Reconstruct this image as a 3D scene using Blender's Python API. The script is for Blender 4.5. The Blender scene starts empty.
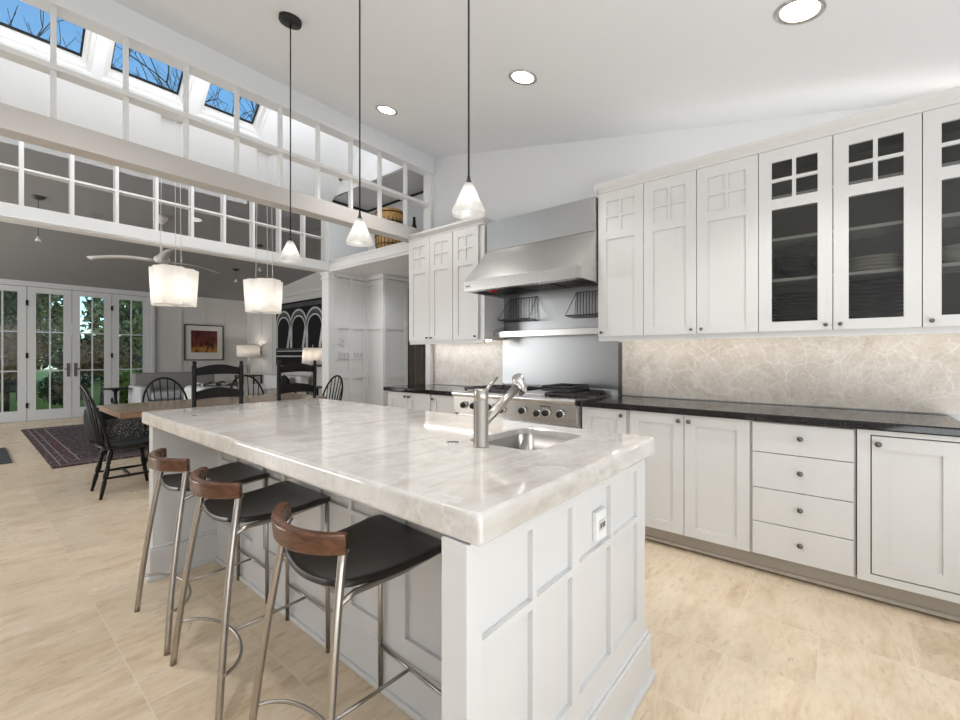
import bpy, bmesh, math, random
from mathutils import Vector, Matrix
R = math.radians
PI = math.pi
random.seed(7)
SC = bpy.context.scene
COL = SC.collection

# ------------------------------------------------------------------ camera, sky, big lights, exposure
cd = bpy.data.cameras.new('camera')
cam = bpy.data.objects.new('camera', cd)
COL.objects.link(cam)
cam.location = (0, 0, 1.24)
cam.rotation_euler = (R(90), 0, R(-50.3))
cd.sensor_width = 36
cd.lens = 16.2
cd.shift_y = -4 / 960
cd.clip_start = 0.02
SC.camera = cam

W = bpy.data.worlds.new('sky')
SC.world = W
W.use_nodes = True
wn = W.node_tree
bgn = wn.nodes['Background']
sky = wn.nodes.new('ShaderNodeTexSky')
sky.sky_type = 'NISHITA'
sky.sun_disc = False
sky.sun_elevation = R(42)
sky.sun_rotation = R(200)
sky.air_density = 1.0
sky.dust_density = 0.4
sky.ozone_density = 2.0
tint = wn.nodes.new('ShaderNodeMix')
tint.data_type = 'RGBA'
tint.blend_type = 'MULTIPLY'
tint.inputs[0].default_value = 1.0
tint.inputs[7].default_value = (0.66, 0.97, 1.0, 1)
wn.links.new(sky.outputs[0], tint.inputs[6])
wn.links.new(tint.outputs[2], bgn.inputs[0])
bgn.inputs[1].default_value = 0.175

def area(name, loc, target, sx, sy, power, color=(1, 1, 1)):
    l = bpy.data.lights.new(name, 'AREA')
    l.shape = 'RECTANGLE'
    l.size, l.size_y = sx, sy
    l.energy = power
    l.color = color
    o = bpy.data.objects.new(name, l)
    COL.objects.link(o)
    o.location = loc
    o.rotation_euler = (Vector(target) - Vector(loc)).to_track_quat('-Z', 'Y').to_euler()
    return o

area('daylight_behind', (0.6, -2.3, 1.5), (1.1, 2.0, 1.1), 4.6, 1.5, 4, (0.90, 0.96, 1.0))
area('fill_upward', (-0.4, -1.55, 0.35), (-0.3, -0.95, 2.6), 5.0, 1.4, 72, (0.90, 0.96, 1.0))  # added upward fill to lift the kitchen ceiling, no real source
area('fill_bay_slope', (0.3, 3.80, 3.83), (0.3, 5.2, 3.72), 5.2, 0.4, 29, (0.97, 0.99, 1.0))  # added light hidden behind the header, brightens the bay slope
area('fill_living', (-3.3, 8.6, 1.5), (1.5, 8.6, 1.2), 5.0, 1.9, 150, (0.98, 0.99, 1.0))  # added fill by the left wall to brighten the living room

SC.view_settings.view_transform = 'Standard'
SC.view_settings.look = 'None'
SC.view_settings.gamma = 1
SC.view_settings.use_curve_mapping = False
SC.view_settings.exposure = 0.5

# ------------------------------------------------------------------ materials
def srgb(r, g, b):
    f = lambda v: (v / 12.92) if v <= 0.04045 else ((v + 0.055) / 1.055) ** 2.4
    return (f(r / 255), f(g / 255), f(b / 255), 1)

class N:
    def __init__(s, name):
        s.m = bpy.data.materials.new(name)
        s.m.use_nodes = True
        s.t = s.m.node_tree
        s.b = s.t.nodes['Principled BSDF']
        s.o = s.t.nodes['Material Output']
    def n(s, typ, **k):
        x = s.t.nodes.new('ShaderNode' + typ)
        for a, v in k.items():
            setattr(x, a, v)
        return x
    def l(s, a, b):
        s.t.links.new(a, b)
    def set(s, **k):
        for a, v in k.items():
            s.b.inputs[a.replace('_', ' ')].default_value = v
        return s
    def coords(s, scale=(1, 1, 1), rot=(0, 0, 0), loc=(0, 0, 0)):
        tc = s.n('TexCoord')
        mp = s.n('Mapping')
        mp.inputs['Scale'].default_value = scale
        mp.inputs['Rotation'].default_value = rot
        mp.inputs['Location'].default_value = loc
        s.l(tc.outputs['Object'], mp.inputs[0])
        return mp.outputs[0]
    def noise(s, vec, scale, detail=4, rough=0.55, dist=0.0):
        x = s.n('TexNoise')
        x.inputs['Scale'].default_value = scale
        x.inputs['Detail'].default_value = detail
        x.inputs['Roughness'].default_value = rough
        x.inputs['Distortion'].default_value = dist
        s.l(vec, x.inputs['Vector'])
        return x.outputs['Fac']
    def ramp(s, fac, stops):
        x = s.n('ValToRGB')
        e = x.color_ramp.elements
        while len(e) < len(stops):
            e.new(0.5)
        for i, (p, c) in enumerate(stops):
            e[i].position = p
            e[i].color = c if len(c) == 4 else (*c, 1)
        s.l(fac, x.inputs[0])
        return x.outputs[0]
    def mix(s, fac, a, b, mode='MIX'):
        x = s.n('Mix', data_type='RGBA', blend_type=mode)
        for sock, v in ((x.inputs[0], fac), (x.inputs[6], a), (x.inputs[7], b)):
            if hasattr(v, 'node'):
                s.l(v, sock)
            else:
                sock.default_value = v
        return x.outputs[2]
    def bump(s, h, strength=0.2, dist=0.01):
        x = s.n('Bump')
        x.inputs['Strength'].default_value = strength
        x.inputs['Distance'].default_value = dist
        s.l(h, x.inputs['Height'])
        s.l(x.outputs[0], s.b.inputs['Normal'])
    def color(s, sock):
        s.l(sock, s.b.inputs['Base Color'])

def paint(name, col, rough=0.5, var=0.03, scale=3, spec=0.5):
    k = N(name)
    v = k.coords()
    f = k.noise(v, scale, 3)
    a = tuple(c * (1 - var) for c in col[:3]) + (1,)
    k.color(k.ramp(f, [(0.3, a), (0.7, col)]))
    k.set(Roughness=rough)
    k.b.inputs['Specular IOR Level'].default_value = spec
    k.bump(k.noise(v, 220, 2), 0.03, 0.001)
    return k.m

def metal(name, col, rough, stretch=(1, 1, 40), amt=0.12):
    k = N(name)
    v = k.coords(scale=stretch)
    f = k.noise(v, 30, 3)
    k.set(Base_Color=col, Metallic=1.0)
    mr = k.n('MapRange')
    mr.inputs['To Min'].default_value = max(0.03, rough - amt)
    mr.inputs['To Max'].default_value = rough + amt
    k.l(f, mr.inputs[0])
    k.l(mr.outputs[0], k.b.inputs['Roughness'])
    return k.m

M = {}
M['cabinet'] = paint('cabinet_white', (0.68, 0.67, 0.655, 1), 0.32, 0.015)
M['island_paint'] = paint('island_white', (0.68, 0.675, 0.67, 1), 0.32, 0.015)
M['wall'] = paint('wall_white', (0.80, 0.81, 0.825, 1), 0.6, 0.015, 1.5)
M['ceiling'] = paint('ceiling_white', (0.83, 0.85, 0.875, 1), 0.7, 0.015, 1.2)
M['trim'] = paint('trim_white', (0.80, 0.795, 0.785, 1), 0.4, 0.015)
M['beam'] = paint('beam_greige', (0.58, 0.55, 0.525, 1), 0.5, 0.02)
M['grey_wall'] = paint('wall_warm_grey', (0.56, 0.55, 0.53, 1), 0.6, 0.02)
M['grey_trim'] = paint('trim_soft_grey', (0.56, 0.57, 0.575, 1), 0.45, 0.02)
M['dimmed_ceiling'] = paint('ceiling_white_dimmed', (0.24, 0.24, 0.24, 1), 0.7, 0.015)  # white living room ceiling, its dim light put into a darker colour
M['toe'] = paint('toe_kick_taupe', (0.42, 0.37, 0.31, 1), 0.5, 0.03)
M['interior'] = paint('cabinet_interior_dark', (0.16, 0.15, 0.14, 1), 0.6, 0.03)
M['shelf'] = paint('shelf_white', (0.72, 0.71, 0.69, 1), 0.4, 0.02)
M['black_paint'] = paint('black_chair_paint', (0.004, 0.004, 0.0045, 1), 0.32, 0.2, 3, 0.3)
M['black_matte'] = paint('black_matte', (0.01, 0.01, 0.01, 1), 0.55, 0.2)
M['black_fabric'] = paint('black_fabric', (0.014, 0.014, 0.015, 1), 0.9, 0.3, 40)
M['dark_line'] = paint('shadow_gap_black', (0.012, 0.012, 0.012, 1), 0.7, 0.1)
M['plate_dark'] = paint('plate_charcoal_glaze', (0.02, 0.022, 0.022, 1), 0.18, 0.1, 10)
M['plate_light'] = paint('plate_cream_glaze', (0.62, 0.59, 0.53, 1), 0.2, 0.05, 10)
M['lamp_white'] = paint('white_ceramic', (0.75, 0.74, 0.72, 1), 0.25, 0.02)
M['cord_white'] = paint('pale_cord', (0.62, 0.61, 0.6, 1), 0.5, 0.02)
M['white_fabric'] = paint('white_fabric', (0.72, 0.71, 0.69, 1), 0.9, 0.06, 60)
M['grey_fabric'] = paint('grey_fabric', (0.27, 0.265, 0.255, 1), 0.95, 0.12, 60)
M['pale_fabric'] = paint('pale_grey_fabric', (0.52, 0.53, 0.54, 1), 0.95, 0.08, 60)
M['plastic_white'] = paint('white_plastic', (0.8, 0.8, 0.79, 1), 0.3, 0.01)
M['mat'] = paint('slate_mat', (0.045, 0.055, 0.062, 1), 0.8, 0.3, 50)
M['steel'] = metal('brushed_steel', (0.60, 0.59, 0.575, 1), 0.27, (2, 2, 60), 0.06)
M['steel_flat'] = metal('brushed_steel_sheet', (0.50, 0.51, 0.515, 1), 0.30, (1, 1, 60), 0.06)
M['steel_back'] = metal('backguard_steel', (0.33, 0.34, 0.345, 1), 0.33, (1, 1, 60), 0.05)
M['steel_dark'] = metal('dark_steel', (0.13, 0.125, 0.12, 1), 0.4)
M['sink_steel'] = metal('sink_steel', (0.27, 0.26, 0.25, 1), 0.30, (1, 1, 1), 0.02)
M['nickel'] = metal('satin_nickel', (0.43, 0.40, 0.365, 1), 0.28, (1, 1, 1), 0.01)
M['chrome'] = metal('polished_chrome', (0.66, 0.65, 0.64, 1), 0.14, (1, 1, 1), 0.01)
M['pewter'] = metal('pewter_knob', (0.16, 0.15, 0.14, 1), 0.3)
M['iron'] = paint('cast_iron', (0.02, 0.02, 0.02, 1), 0.45, 0.3, 30)

def m_floor():
    k = N('travertine_tiles')
    tc = k.n('TexCoord')
    sep = k.n('SeparateXYZ')
    k.l(tc.outputs['Object'], sep.inputs[0])
    ax = k.n('MathAdd') if False else k.n('Math', operation='ADD'); ax.inputs[1].default_value = 8.37
    ay = k.n('Math', operation='ADD'); ay.inputs[1].default_value = 6.34
    k.l(sep.outputs[0], ax.inputs[0]); k.l(sep.outputs[1], ay.inputs[0])
    cb = k.n('CombineXYZ')
    k.l(ay.outputs[0], cb.inputs[0]); k.l(ax.outputs[0], cb.inputs[1])
    br = k.n('TexBrick')
    br.offset = 0.5
    for nm, v in (('Scale', 1.0), ('Mortar Size', 0.0016), ('Mortar Smooth', 0.3), ('Bias', 0.0), ('Brick Width', 0.61), ('Row Height', 0.4)):
        br.inputs[nm].default_value = v
    br.inputs['Color1'].default_value = (0, 0, 0, 1)
    br.inputs['Color2'].default_value = (1, 1, 1, 1)
    br.inputs['Mortar'].default_value = (0.5, 0.5, 0.5, 1)
    k.l(cb.outputs[0], br.inputs['Vector'])
    tilev = k.n('SeparateColor'); k.l(br.outputs['Color'], tilev.inputs[0])
    off = k.n('Math', operation='MULTIPLY'); off.inputs[1].default_value = 9.0
    k.l(tilev.outputs[0], off.inputs[0])
    cv = k.n('CombineXYZ')
    sx = k.n('Math', operation='MULTIPLY'); sx.inputs[1].default_value = 0.33
    k.l(sep.outputs[0], sx.inputs[0])
    k.l(sx.outputs[0], cv.inputs[0]); k.l(sep.outputs[1], cv.inputs[1]); k.l(off.outputs[0], cv.inputs[2])
    vein = k.noise(cv.outputs[0], 9.0, 12, 0.70, 0.45)
    cloud = k.noise(cv.outputs[0], 2.2, 8, 0.62, 0.3)
    fine = k.noise(cv.outputs[0], 42.0, 10, 0.75, 0.3)
    base = k.ramp(vein, [(0.28, (0.46, 0.33, 0.21)), (0.40, (0.69, 0.545, 0.39)), (0.52, (0.83, 0.70, 0.545)), (0.64, (0.86, 0.74, 0.59)), (0.78, (0.66, 0.51, 0.36))])
    c2 = k.mix(0.35, base, k.ramp(cloud, [(0.3, (0.62, 0.48, 0.33)), (0.7, (0.85, 0.74, 0.60))]))
    pits = k.ramp(fine, [(0.30, (0.50, 0.40, 0.30)), (0.40, (0.90, 0.87, 0.84)), (0.52, (1, 1, 1))])
    c3 = k.mix(0.75, c2, pits, 'MULTIPLY')
    tv = k.ramp(tilev.outputs[0], [(0.0, (0.90, 0.90, 0.90)), (1.0, (1.0, 1.0, 1.0))])
    c4 = k.mix(1.0, c3, tv, 'MULTIPLY')
    c4 = k.mix(1.0, c4, (1.0, 0.985, 0.945, 1), 'MULTIPLY')
    c5 = k.mix(br.outputs['Fac'], c4, (0.80, 0.70, 0.57, 1))
    k.color(c5)
    rr = k.ramp(vein, [(0.3, (0.36, 0.36, 0.36)), (0.7, (0.24, 0.24, 0.24))])
    k.l(rr, k.b.inputs['Roughness'])
    k.b.inputs['Specular IOR Level'].default_value = 0.35
    k.bump(k.mix(br.outputs['Fac'], fine, (0, 0, 0, 1)), 0.08, 0.003)
    return k.m
M['floor'] = m_floor()

def m_quartzite():
    k = N('white_quartzite')
    v = k.coords(scale=(0.5, 2.0, 2.0), rot=(0, 0, R(62)))
    v2 = k.coords()
    a = k.noise(v, 3.2, 8, 0.62, 1.4)
    b = k.noise(v2, 3.5, 6, 0.6, 2.0)
    c1 = k.ramp(a, [(0.30, (0.36, 0.315, 0.27)), (0.43, (0.55, 0.51, 0.47)), (0.56, (0.66, 0.635, 0.605)), (0.70, (0.50, 0.455, 0.41))])
    c2 = k.ramp(b, [(0.36, (0.52, 0.485, 0.45)), (0.60, (0.70, 0.68, 0.655))])
    vor = k.n('TexVoronoi', feature='DISTANCE_TO_EDGE')
    vor.inputs['Scale'].default_value = 2.6
    wv = k.n('VectorMath', operation='ADD')
    nz = k.n('TexNoise'); nz.inputs['Scale'].default_value = 3; nz.inputs['Detail'].default_value = 5
    k.l(v2, nz.inputs['Vector']); k.l(v2, wv.inputs[0]); k.l(nz.outputs['Color'], wv.inputs[1])
    k.l(wv.outputs[0], vor.inputs['Vector'])
    line = k.ramp(vor.outputs['Distance'], [(0.0, (0.4, 0.4, 0.4)), (0.03, (0, 0, 0))])
    c = k.mix(0.45, c1, c2)
    c = k.mix(line, c, (0.78, 0.77, 0.75, 1))
    k.color(c)
    k.set(Roughness=0.07)
    k.b.inputs['Coat Weight'].default_value = 0.3
    k.b.inputs['Coat Roughness'].default_value = 0.03
    return k.m
M['quartzite'] = m_quartzite()

def m_backsplash():
    k = N('crystalline_quartzite')
    v = k.coords()
    nz = k.n('TexNoise'); nz.inputs['Scale'].default_value = 5; nz.inputs['Detail'].default_value = 6
    k.l(v, nz.inputs['Vector'])
    sc = k.n('VectorMath', operation='SCALE'); sc.inputs['Scale'].default_value = 0.16
    k.l(nz.outputs['Color'], sc.inputs[0])
    ad = k.n('VectorMath', operation='ADD'); k.l(v, ad.inputs[0]); k.l(sc.outputs[0], ad.inputs[1])
    lines = None
    for s_, w_, a_ in ((4.5, 0.022, 0.42), (11.0, 0.05, 0.30), (24.0, 0.08, 0.28)):
        vo = k.n('TexVoronoi', feature='DISTANCE_TO_EDGE'); vo.inputs['Scale'].default_value = s_
        k.l(ad.outputs[0], vo.inputs['Vector'])
        r_ = k.ramp(vo.outputs['Distance'], [(0.0, (a_, a_, a_)), (w_, (0, 0, 0))])
        lines = r_ if lines is None else k.mix(1.0, lines, r_, 'ADD')
    f = k.noise(v, 4.5, 8, 0.65, 1.6)
    base = k.ramp(f, [(0.3, (0.50, 0.44, 0.38)), (0.5, (0.60, 0.55, 0.49)), (0.7, (0.67, 0.63, 0.575))])
    k.color(k.mix(lines, base, (0.80, 0.78, 0.75, 1)))
    k.set(Roughness=0.18)
    return k.m
M['backsplash'] = m_backsplash()

def m_granite():
    k = N('black_granite')
    v = k.coords()
    k.color(k.ramp(k.noise(v, 160, 3), [(0.45, (0.006, 0.006, 0.006)), (0.72, (0.028, 0.026, 0.024))]))
    k.set(Roughness=0.05)
    return k.m
M['granite'] = m_granite()

def m_wood(name, dark, mid, light, stretch=(1, 12, 12), rough=0.35, scale=3):
    k = N(name)
    v = k.coords(scale=stretch)
    f = k.noise(v, scale, 8, 0.6, 1.2)
    k.color(k.ramp(f, [(0.28, dark), (0.5, mid), (0.72, light)]))
    k.set(Roughness=rough)
    k.bump(f, 0.06, 0.003)
    return k.m
M['walnut'] = m_wood('walnut', (0.06, 0.022, 0.011), (0.115, 0.045, 0.022), (0.17, 0.072, 0.037), (6, 2, 10), 0.25, 4)
M['seat_black'] = m_wood('ebonised_seat', (0.008, 0.006, 0.005), (0.014, 0.011, 0.009), (0.024, 0.018, 0.014), (2, 14, 14), 0.33, 4)
M['table_wood'] = m_wood('weathered_table_wood', (0.16, 0.10, 0.06), (0.30, 0.21, 0.145), (0.44, 0.35, 0.27), (1.2, 14, 14), 0.22, 3)
M['table_edge'] = m_wood('table_edge_wood', (0.11, 0.055, 0.028), (0.22, 0.115, 0.06), (0.32, 0.19, 0.11), (1.2, 12, 12), 0.4, 3)
M['hall_door'] = m_wood('dark_taupe_door', (0.05, 0.038, 0.03), (0.12, 0.095, 0.075), (0.25, 0.21, 0.17), (24, 24, 0.4), 0.4, 2)
M['rush'] = m_wood('rush_seat', (0.20, 0.14, 0.07), (0.33, 0.25, 0.14), (0.42, 0.33, 0.2), (1, 30, 1), 0.8, 5)
M['bark'] = m_wood('bare_bark', (0.035, 0.028, 0.024), (0.075, 0.062, 0.052), (0.13, 0.11, 0.095), (8, 8, 1.5), 0.9, 4)
M['wicker'] = m_wood('wicker', (0.22, 0.11, 0.03), (0.48, 0.27, 0.08), (0.66, 0.42, 0.16), (20, 20, 60), 0.6, 2)
M['wicker_dark'] = m_wood('dark_cane', (0.02, 0.012, 0.006), (0.06, 0.035, 0.015), (0.12, 0.07, 0.03), (20, 20, 60), 0.6, 2)

def m_rug():
    k = N('persian_rug')
    v = k.coords()
    vo = k.n('TexVoronoi'); vo.inputs['Scale'].default_value = 15
    k.l(v, vo.inputs['Vector'])
    vo2 = k.n('TexVoronoi', feature='DISTANCE_TO_EDGE'); vo2.inputs['Scale'].default_value = 13
    k.l(v, vo2.inputs['Vector'])
    a = k.ramp(vo.outputs['Distance'], [(0.12, (0.30, 0.25, 0.22)), (0.30, (0.11, 0.022, 0.024)), (0.55, (0.014, 0.015, 0.028))])
    b = k.ramp(vo2.outputs['Distance'], [(0.03, (0.26, 0.22, 0.19)), (0.07, (0.03, 0.025, 0.03))])
    c = k.mix(0.35, a, b)
    k.color(k.mix(k.ramp(k.noise(v, 60, 3), [(0.35, (0, 0, 0)), (0.65, (0.5, 0.5, 0.5))]), c, (0.05, 0.035, 0.035, 1)))
    k.set(Roughness=0.95)
    return k.m
M['rug'] = m_rug()
def m_rug_border():
    k = N('rug_border')
    v = k.coords()
    vo = k.n('TexVoronoi'); vo.inputs['Scale'].default_value = 14
    k.l(v, vo.inputs['Vector'])
    k.color(k.ramp(vo.outputs['Distance'], [(0.2, (0.20, 0.17, 0.15)), (0.4, (0.02, 0.022, 0.035)), (0.65, (0.09, 0.03, 0.03))]))
    k.set(Roughness=0.95)
    return k.m
M['rug_border'] = m_rug_border()

def m_speckle(name, dark, light, scale, lo=0.46, hi=0.54):
    k = N(name)
    v = k.coords()
    k.color(k.ramp(k.noise(v, scale, 4, 0.7, 1.0), [(lo, dark), (hi, light)]))
    k.set(Roughness=0.9)
    return k.m
M['tweed'] = m_speckle('black_white_tweed', (0.012, 0.012, 0.012), (0.30, 0.30, 0.29), 60, 0.5, 0.62)
M['throw'] = m_speckle('patterned_throw', (0.02, 0.02, 0.02), (0.6, 0.59, 0.57), 7, 0.50, 0.58)
M['lawn'] = m_speckle('lawn_grass', (0.32, 0.29, 0.03), (0.52, 0.46, 0.08), 14, 0.3, 0.7)

def m_leaf(name, c1, c2):
    k = N(name)
    k.color(k.ramp(k.noise(k.coords(), 2.5, 4), [(0.35, c1), (0.65, c2)]))
    k.set(Roughness=0.6)
    return k.m
M['leaf_dark'] = m_leaf('leaf_dark_green', (0.045, 0.06, 0.018), (0.13, 0.145, 0.045))
M['leaf_olive'] = m_leaf('leaf_olive', (0.20, 0.19, 0.05), (0.42, 0.38, 0.13))
M['leaf_lime'] = m_leaf('leaf_lime', (0.30, 0.36, 0.05), (0.55, 0.60, 0.16))
M['leaf_rust'] = m_leaf('leaf_rust', (0.20, 0.12, 0.035), (0.42, 0.25, 0.08))

def m_glass(name, tint=(1, 1, 1, 1), boost=1.0):
    k = N(name)
    k.t.nodes.remove(k.b)
    tr = k.n('BsdfTransparent'); tr.inputs[0].default_value = tint
    gl = k.n('BsdfGlossy'); gl.inputs['Roughness'].default_value = 0.01
    fr = k.n('Fresnel'); fr.inputs[0].default_value = 1.45
    mu = k.n('Math', operation='MULTIPLY'); mu.inputs[1].default_value = boost
    k.l(fr.outputs[0], mu.inputs[0])
    mx = k.n('MixShader')
    k.l(mu.outputs[0], mx.inputs[0]); k.l(tr.outputs[0], mx.inputs[1]); k.l(gl.outputs[0], mx.inputs[2])
    k.l(mx.outputs[0], k.o.inputs[0])
    return k.m
M['glass'] = m_glass('window_glass')
M['glass_tint'] = m_glass('cabinet_glass', (0.80, 0.80, 0.78, 1))

def m_shade(name, col, transl=0.6, alpha=0.0):
    k = N(name)
    k.t.nodes.remove(k.b)
    d = k.n('BsdfDiffuse'); d.inputs[0].default_value = col
    t = k.n('BsdfTranslucent'); t.inputs[0].default_value = col
    mx = k.n('MixShader'); mx.inputs[0].default_value = transl
    k.l(d.outputs[0], mx.inputs[1]); k.l(t.outputs[0], mx.inputs[2])
    last = mx.outputs[0]
    if alpha:
        tr = k.n('BsdfTransparent')
        m2 = k.n('MixShader'); m2.inputs[0].default_value = alpha
        k.l(last, m2.inputs[1]); k.l(tr.outputs[0], m2.inputs[2])
        gl = k.n('BsdfGlossy'); gl.inputs['Roughness'].default_value = 0.05
        m3 = k.n('MixShader'); m3.inputs[0].default_value = 0.12
        k.l(m2.outputs[0], m3.inputs[1]); k.l(gl.outputs[0], m3.inputs[2])
        last = m3.outputs[0]
    k.l(last, k.o.inputs[0])
    return k.m
M['shade_fabric'] = m_shade('lit_fabric_shade', (0.82, 0.80, 0.77, 1), 0.55)
M['shade_glass'] = m_shade('frosted_cone_glass', (0.88, 0.88, 0.87, 1), 0.6, 0.35)

def m_emit(name, col, strength):
    k = N(name)
    k.set(Base_Color=col, Roughness=0.4)
    k.b.inputs['Emission Color'].default_value = col
    k.b.inputs['Emission Strength'].default_value = strength
    return k.m
M['bulb'] = m_emit('lit_bulb', (1.0, 0.93, 0.82, 1), 6)
M['downlight'] = m_emit('lit_downlight', (1.0, 0.96, 0.90, 1), 7)
M['led'] = m_emit('lit_led_strip', (1.0, 0.93, 0.84, 1), 7)
M['led_soft'] = m_emit('dim_led_strip', (1.0, 0.95, 0.88, 1), 3)
M['red_lamp'] = m_emit('red_heat_lamp', (0.30, 0.004, 0.008, 1), 0.15)
M['red_lamp'].node_tree.nodes['Principled BSDF'].inputs['Roughness'].default_value = 0.15

def m_art_warm():
    k = N('warm_abstract_print')
    v = k.coords(scale=(1, 1, 1))
    sep = k.n('SeparateXYZ'); k.l(v, sep.inputs[0])
    f = k.noise(v, 6, 3, 0.5, 0.6)
    ad = k.n('Math', operation='MULTIPLY_ADD'); ad.inputs[1].default_value = 0.18; k.l(f, ad.inputs[0]); k.l(sep.outputs[2], ad.inputs[2])
    c = k.ramp(ad.outputs[0], [(0.12, (0.33, 0.14, 0.03)), (0.30, (0.36, 0.17, 0.035)), (0.40, (0.16, 0.03, 0.012)), (0.62, (0.10, 0.015, 0.01))])
    e = k.ramp(k.noise(k.coords(scale=(7, 1, 3)), 1.6, 2), [(0.42, (0.06, 0.02, 0.015)), (0.5, (1, 1, 1))])
    k.color(k.mix(0.8, c, e, 'MULTIPLY'))
    k.set(Roughness=0.5)
    return k.m
M['art_warm'] = m_art_warm()
M['art_black'] = paint('black_canvas', (0.006, 0.007, 0.007, 1), 0.6, 0.2, 2, 0.2)
M['art_white'] = paint('silver_white_paint', (0.55, 0.57, 0.57, 1), 0.4, 0.3, 6)
M['art_grey'] = paint('smoky_grey_paint', (0.06, 0.065, 0.068, 1), 0.5, 0.4, 4)
M['mount'] = paint('picture_mount', (0.62, 0.60, 0.57, 1), 0.8, 0.02)
M['frame_dark'] = paint('dark_picture_frame', (0.06, 0.045, 0.035, 1), 0.4, 0.1)

# ------------------------------------------------------------------ mesh builder and scene helpers
class MB:
    def __init__(s):
        s.bm = bmesh.new()
        s.smooth = []
    def box(s, x0, x1, y0, y1, z0, z1):
        v = [s.bm.verts.new(p) for p in ((x0, y0, z0), (x1, y0, z0), (x1, y1, z0), (x0, y1, z0), (x0, y0, z1), (x1, y0, z1), (x1, y1, z1), (x0, y1, z1))]
        for f in ((0, 3, 2, 1), (4, 5, 6, 7), (0, 1, 5, 4), (1, 2, 6, 5), (2, 3, 7, 6), (3, 0, 4, 7)):
            s.bm.faces.new([v[i] for i in f])
        return s
    def prism(s, pts, axis, a0, a1):
        def P(p, a):
            return {'x': (a, p[0], p[1]), 'y': (p[0], a, p[1]), 'z': (p[0], p[1], a)}[axis]
        A = [s.bm.verts.new(P(p, a0)) for p in pts]
        B = [s.bm.verts.new(P(p, a1)) for p in pts]
        n = len(pts)
        fs = [s.bm.faces.new(A[::-1]), s.bm.faces.new(B)]
        for i in range(n):
            fs.append(s.bm.faces.new([A[i], A[(i + 1) % n], B[(i + 1) % n], B[i]]))
        return s
    def hexa(s, q0, q1):
        A = [s.bm.verts.new(p) for p in q0]
        B = [s.bm.verts.new(p) for p in q1]
        s.bm.faces.new(A[::-1]); s.bm.faces.new(B)
        n = len(A)
        for i in range(n):
            s.bm.faces.new([A[i], A[(i + 1) % n], B[(i + 1) % n], B[i]])
        return s
    def loft(s, rings, closed=False, caps=True, smooth=True, cyc=True):
        rv = [[s.bm.verts.new(p) for p in r] for r in rings]
        n = len(rv[0])
        m = len(rv)
        fs = []
        for i in range(m if closed else m - 1):
            a, b = rv[i], rv[(i + 1) % m]
            for j in range(n if cyc else n - 1):
                f = s.bm.faces.new([a[j], a[(j + 1) % n], b[(j + 1) % n], b[j]])
                f.smooth = smooth
        if caps and not closed and cyc:
            s.bm.faces.new(rv[0][::-1]); s.bm.faces.new(rv[-1])
        return s
    def tube(s, pts, r, seg=10, closed=False, sx=1.0, sy=1.0):
        pts = [Vector(p) for p in pts]
        n = len(pts)
        rad = r if isinstance(r, (list, tuple)) else [r] * n
        T = []
        for i in range(n):
            a = pts[(i - 1) % n] if (i or closed) else pts[0]
            b = pts[(i + 1) % n] if (i < n - 1 or closed) else pts[-1]
            T.append((b - a).normalized())
        up = Vector((0, 0, 1)) if abs(T[0].z) < 0.9 else Vector((0, 1, 0))
        u = T[0].cross(up).normalized()
        rings = []
        for i in range(n):
            if i:
                ax = T[i - 1].cross(T[i])
                if ax.length > 1e-7:
                    u = Matrix.Rotation(T[i - 1].angle(T[i]), 3, ax.normalized()) @ u
            w = T[i].cross(u).normalized()
            rings.append([pts[i] + rad[i] * (sx * math.cos(2 * PI * k / seg) * u + sy * math.sin(2 * PI * k / seg) * w) for k in range(seg)])
        return s.loft(rings, closed=closed)
    def lathe(s, prof, c=(0, 0, 0), seg=24, close=True):
        rings = [[(c[0] + max(r, 1e-4) * math.cos(2 * PI * k / seg), c[1] + max(r, 1e-4) * math.sin(2 * PI * k / seg), c[2] + z) for k in range(seg)] for r, z in prof]
        return s.loft(rings, caps=close)
    def ball(s, c, r, sc=(1, 1, 1), seg=14):
        n = seg // 2
        prof = []
        rings = []
        for i in range(n + 1):
            a = -PI / 2 + PI * i / n
            q = max(math.cos(a), 0.01)
            rings.append([(c[0] + r * sc[0] * q * math.cos(2 * PI * k / seg), c[1] + r * sc[1] * q * math.sin(2 * PI * k / seg), c[2] + r * sc[2] * math.sin(a)) for k in range(seg)])
        return s.loft(rings)
    def cells(s, us, vs, holes, put):
        """fill the grid made by every hole's edges with boxes, leaving the holes open"""
        U = sorted(set([round(x, 5) for x in us] + [round(x, 5) for h in holes for x in h[:2]]))
        V = sorted(set([round(x, 5) for x in vs] + [round(x, 5) for h in holes for x in h[2:]]))
        for i in range(len(U) - 1):
            run = None
            for j in range(len(V) - 1):
                cu, cv = (U[i] + U[i + 1]) / 2, (V[j] + V[j + 1]) / 2
                inside = any(h[0] < cu < h[1] and h[2] < cv < h[3] for h in holes)
                if not inside:
                    run = [V[j], V[j + 1]] if run is None else [run[0], V[j + 1]]
                if inside or j == len(V) - 2:
                    if run:
                        put(U[i], U[i + 1], run[0], run[1])
                    run = None
        return s

def world_loc(o):
    v = Vector((0, 0, 0))
    while o is not None:
        v += o.location
        o = o.parent
    return v

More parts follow.
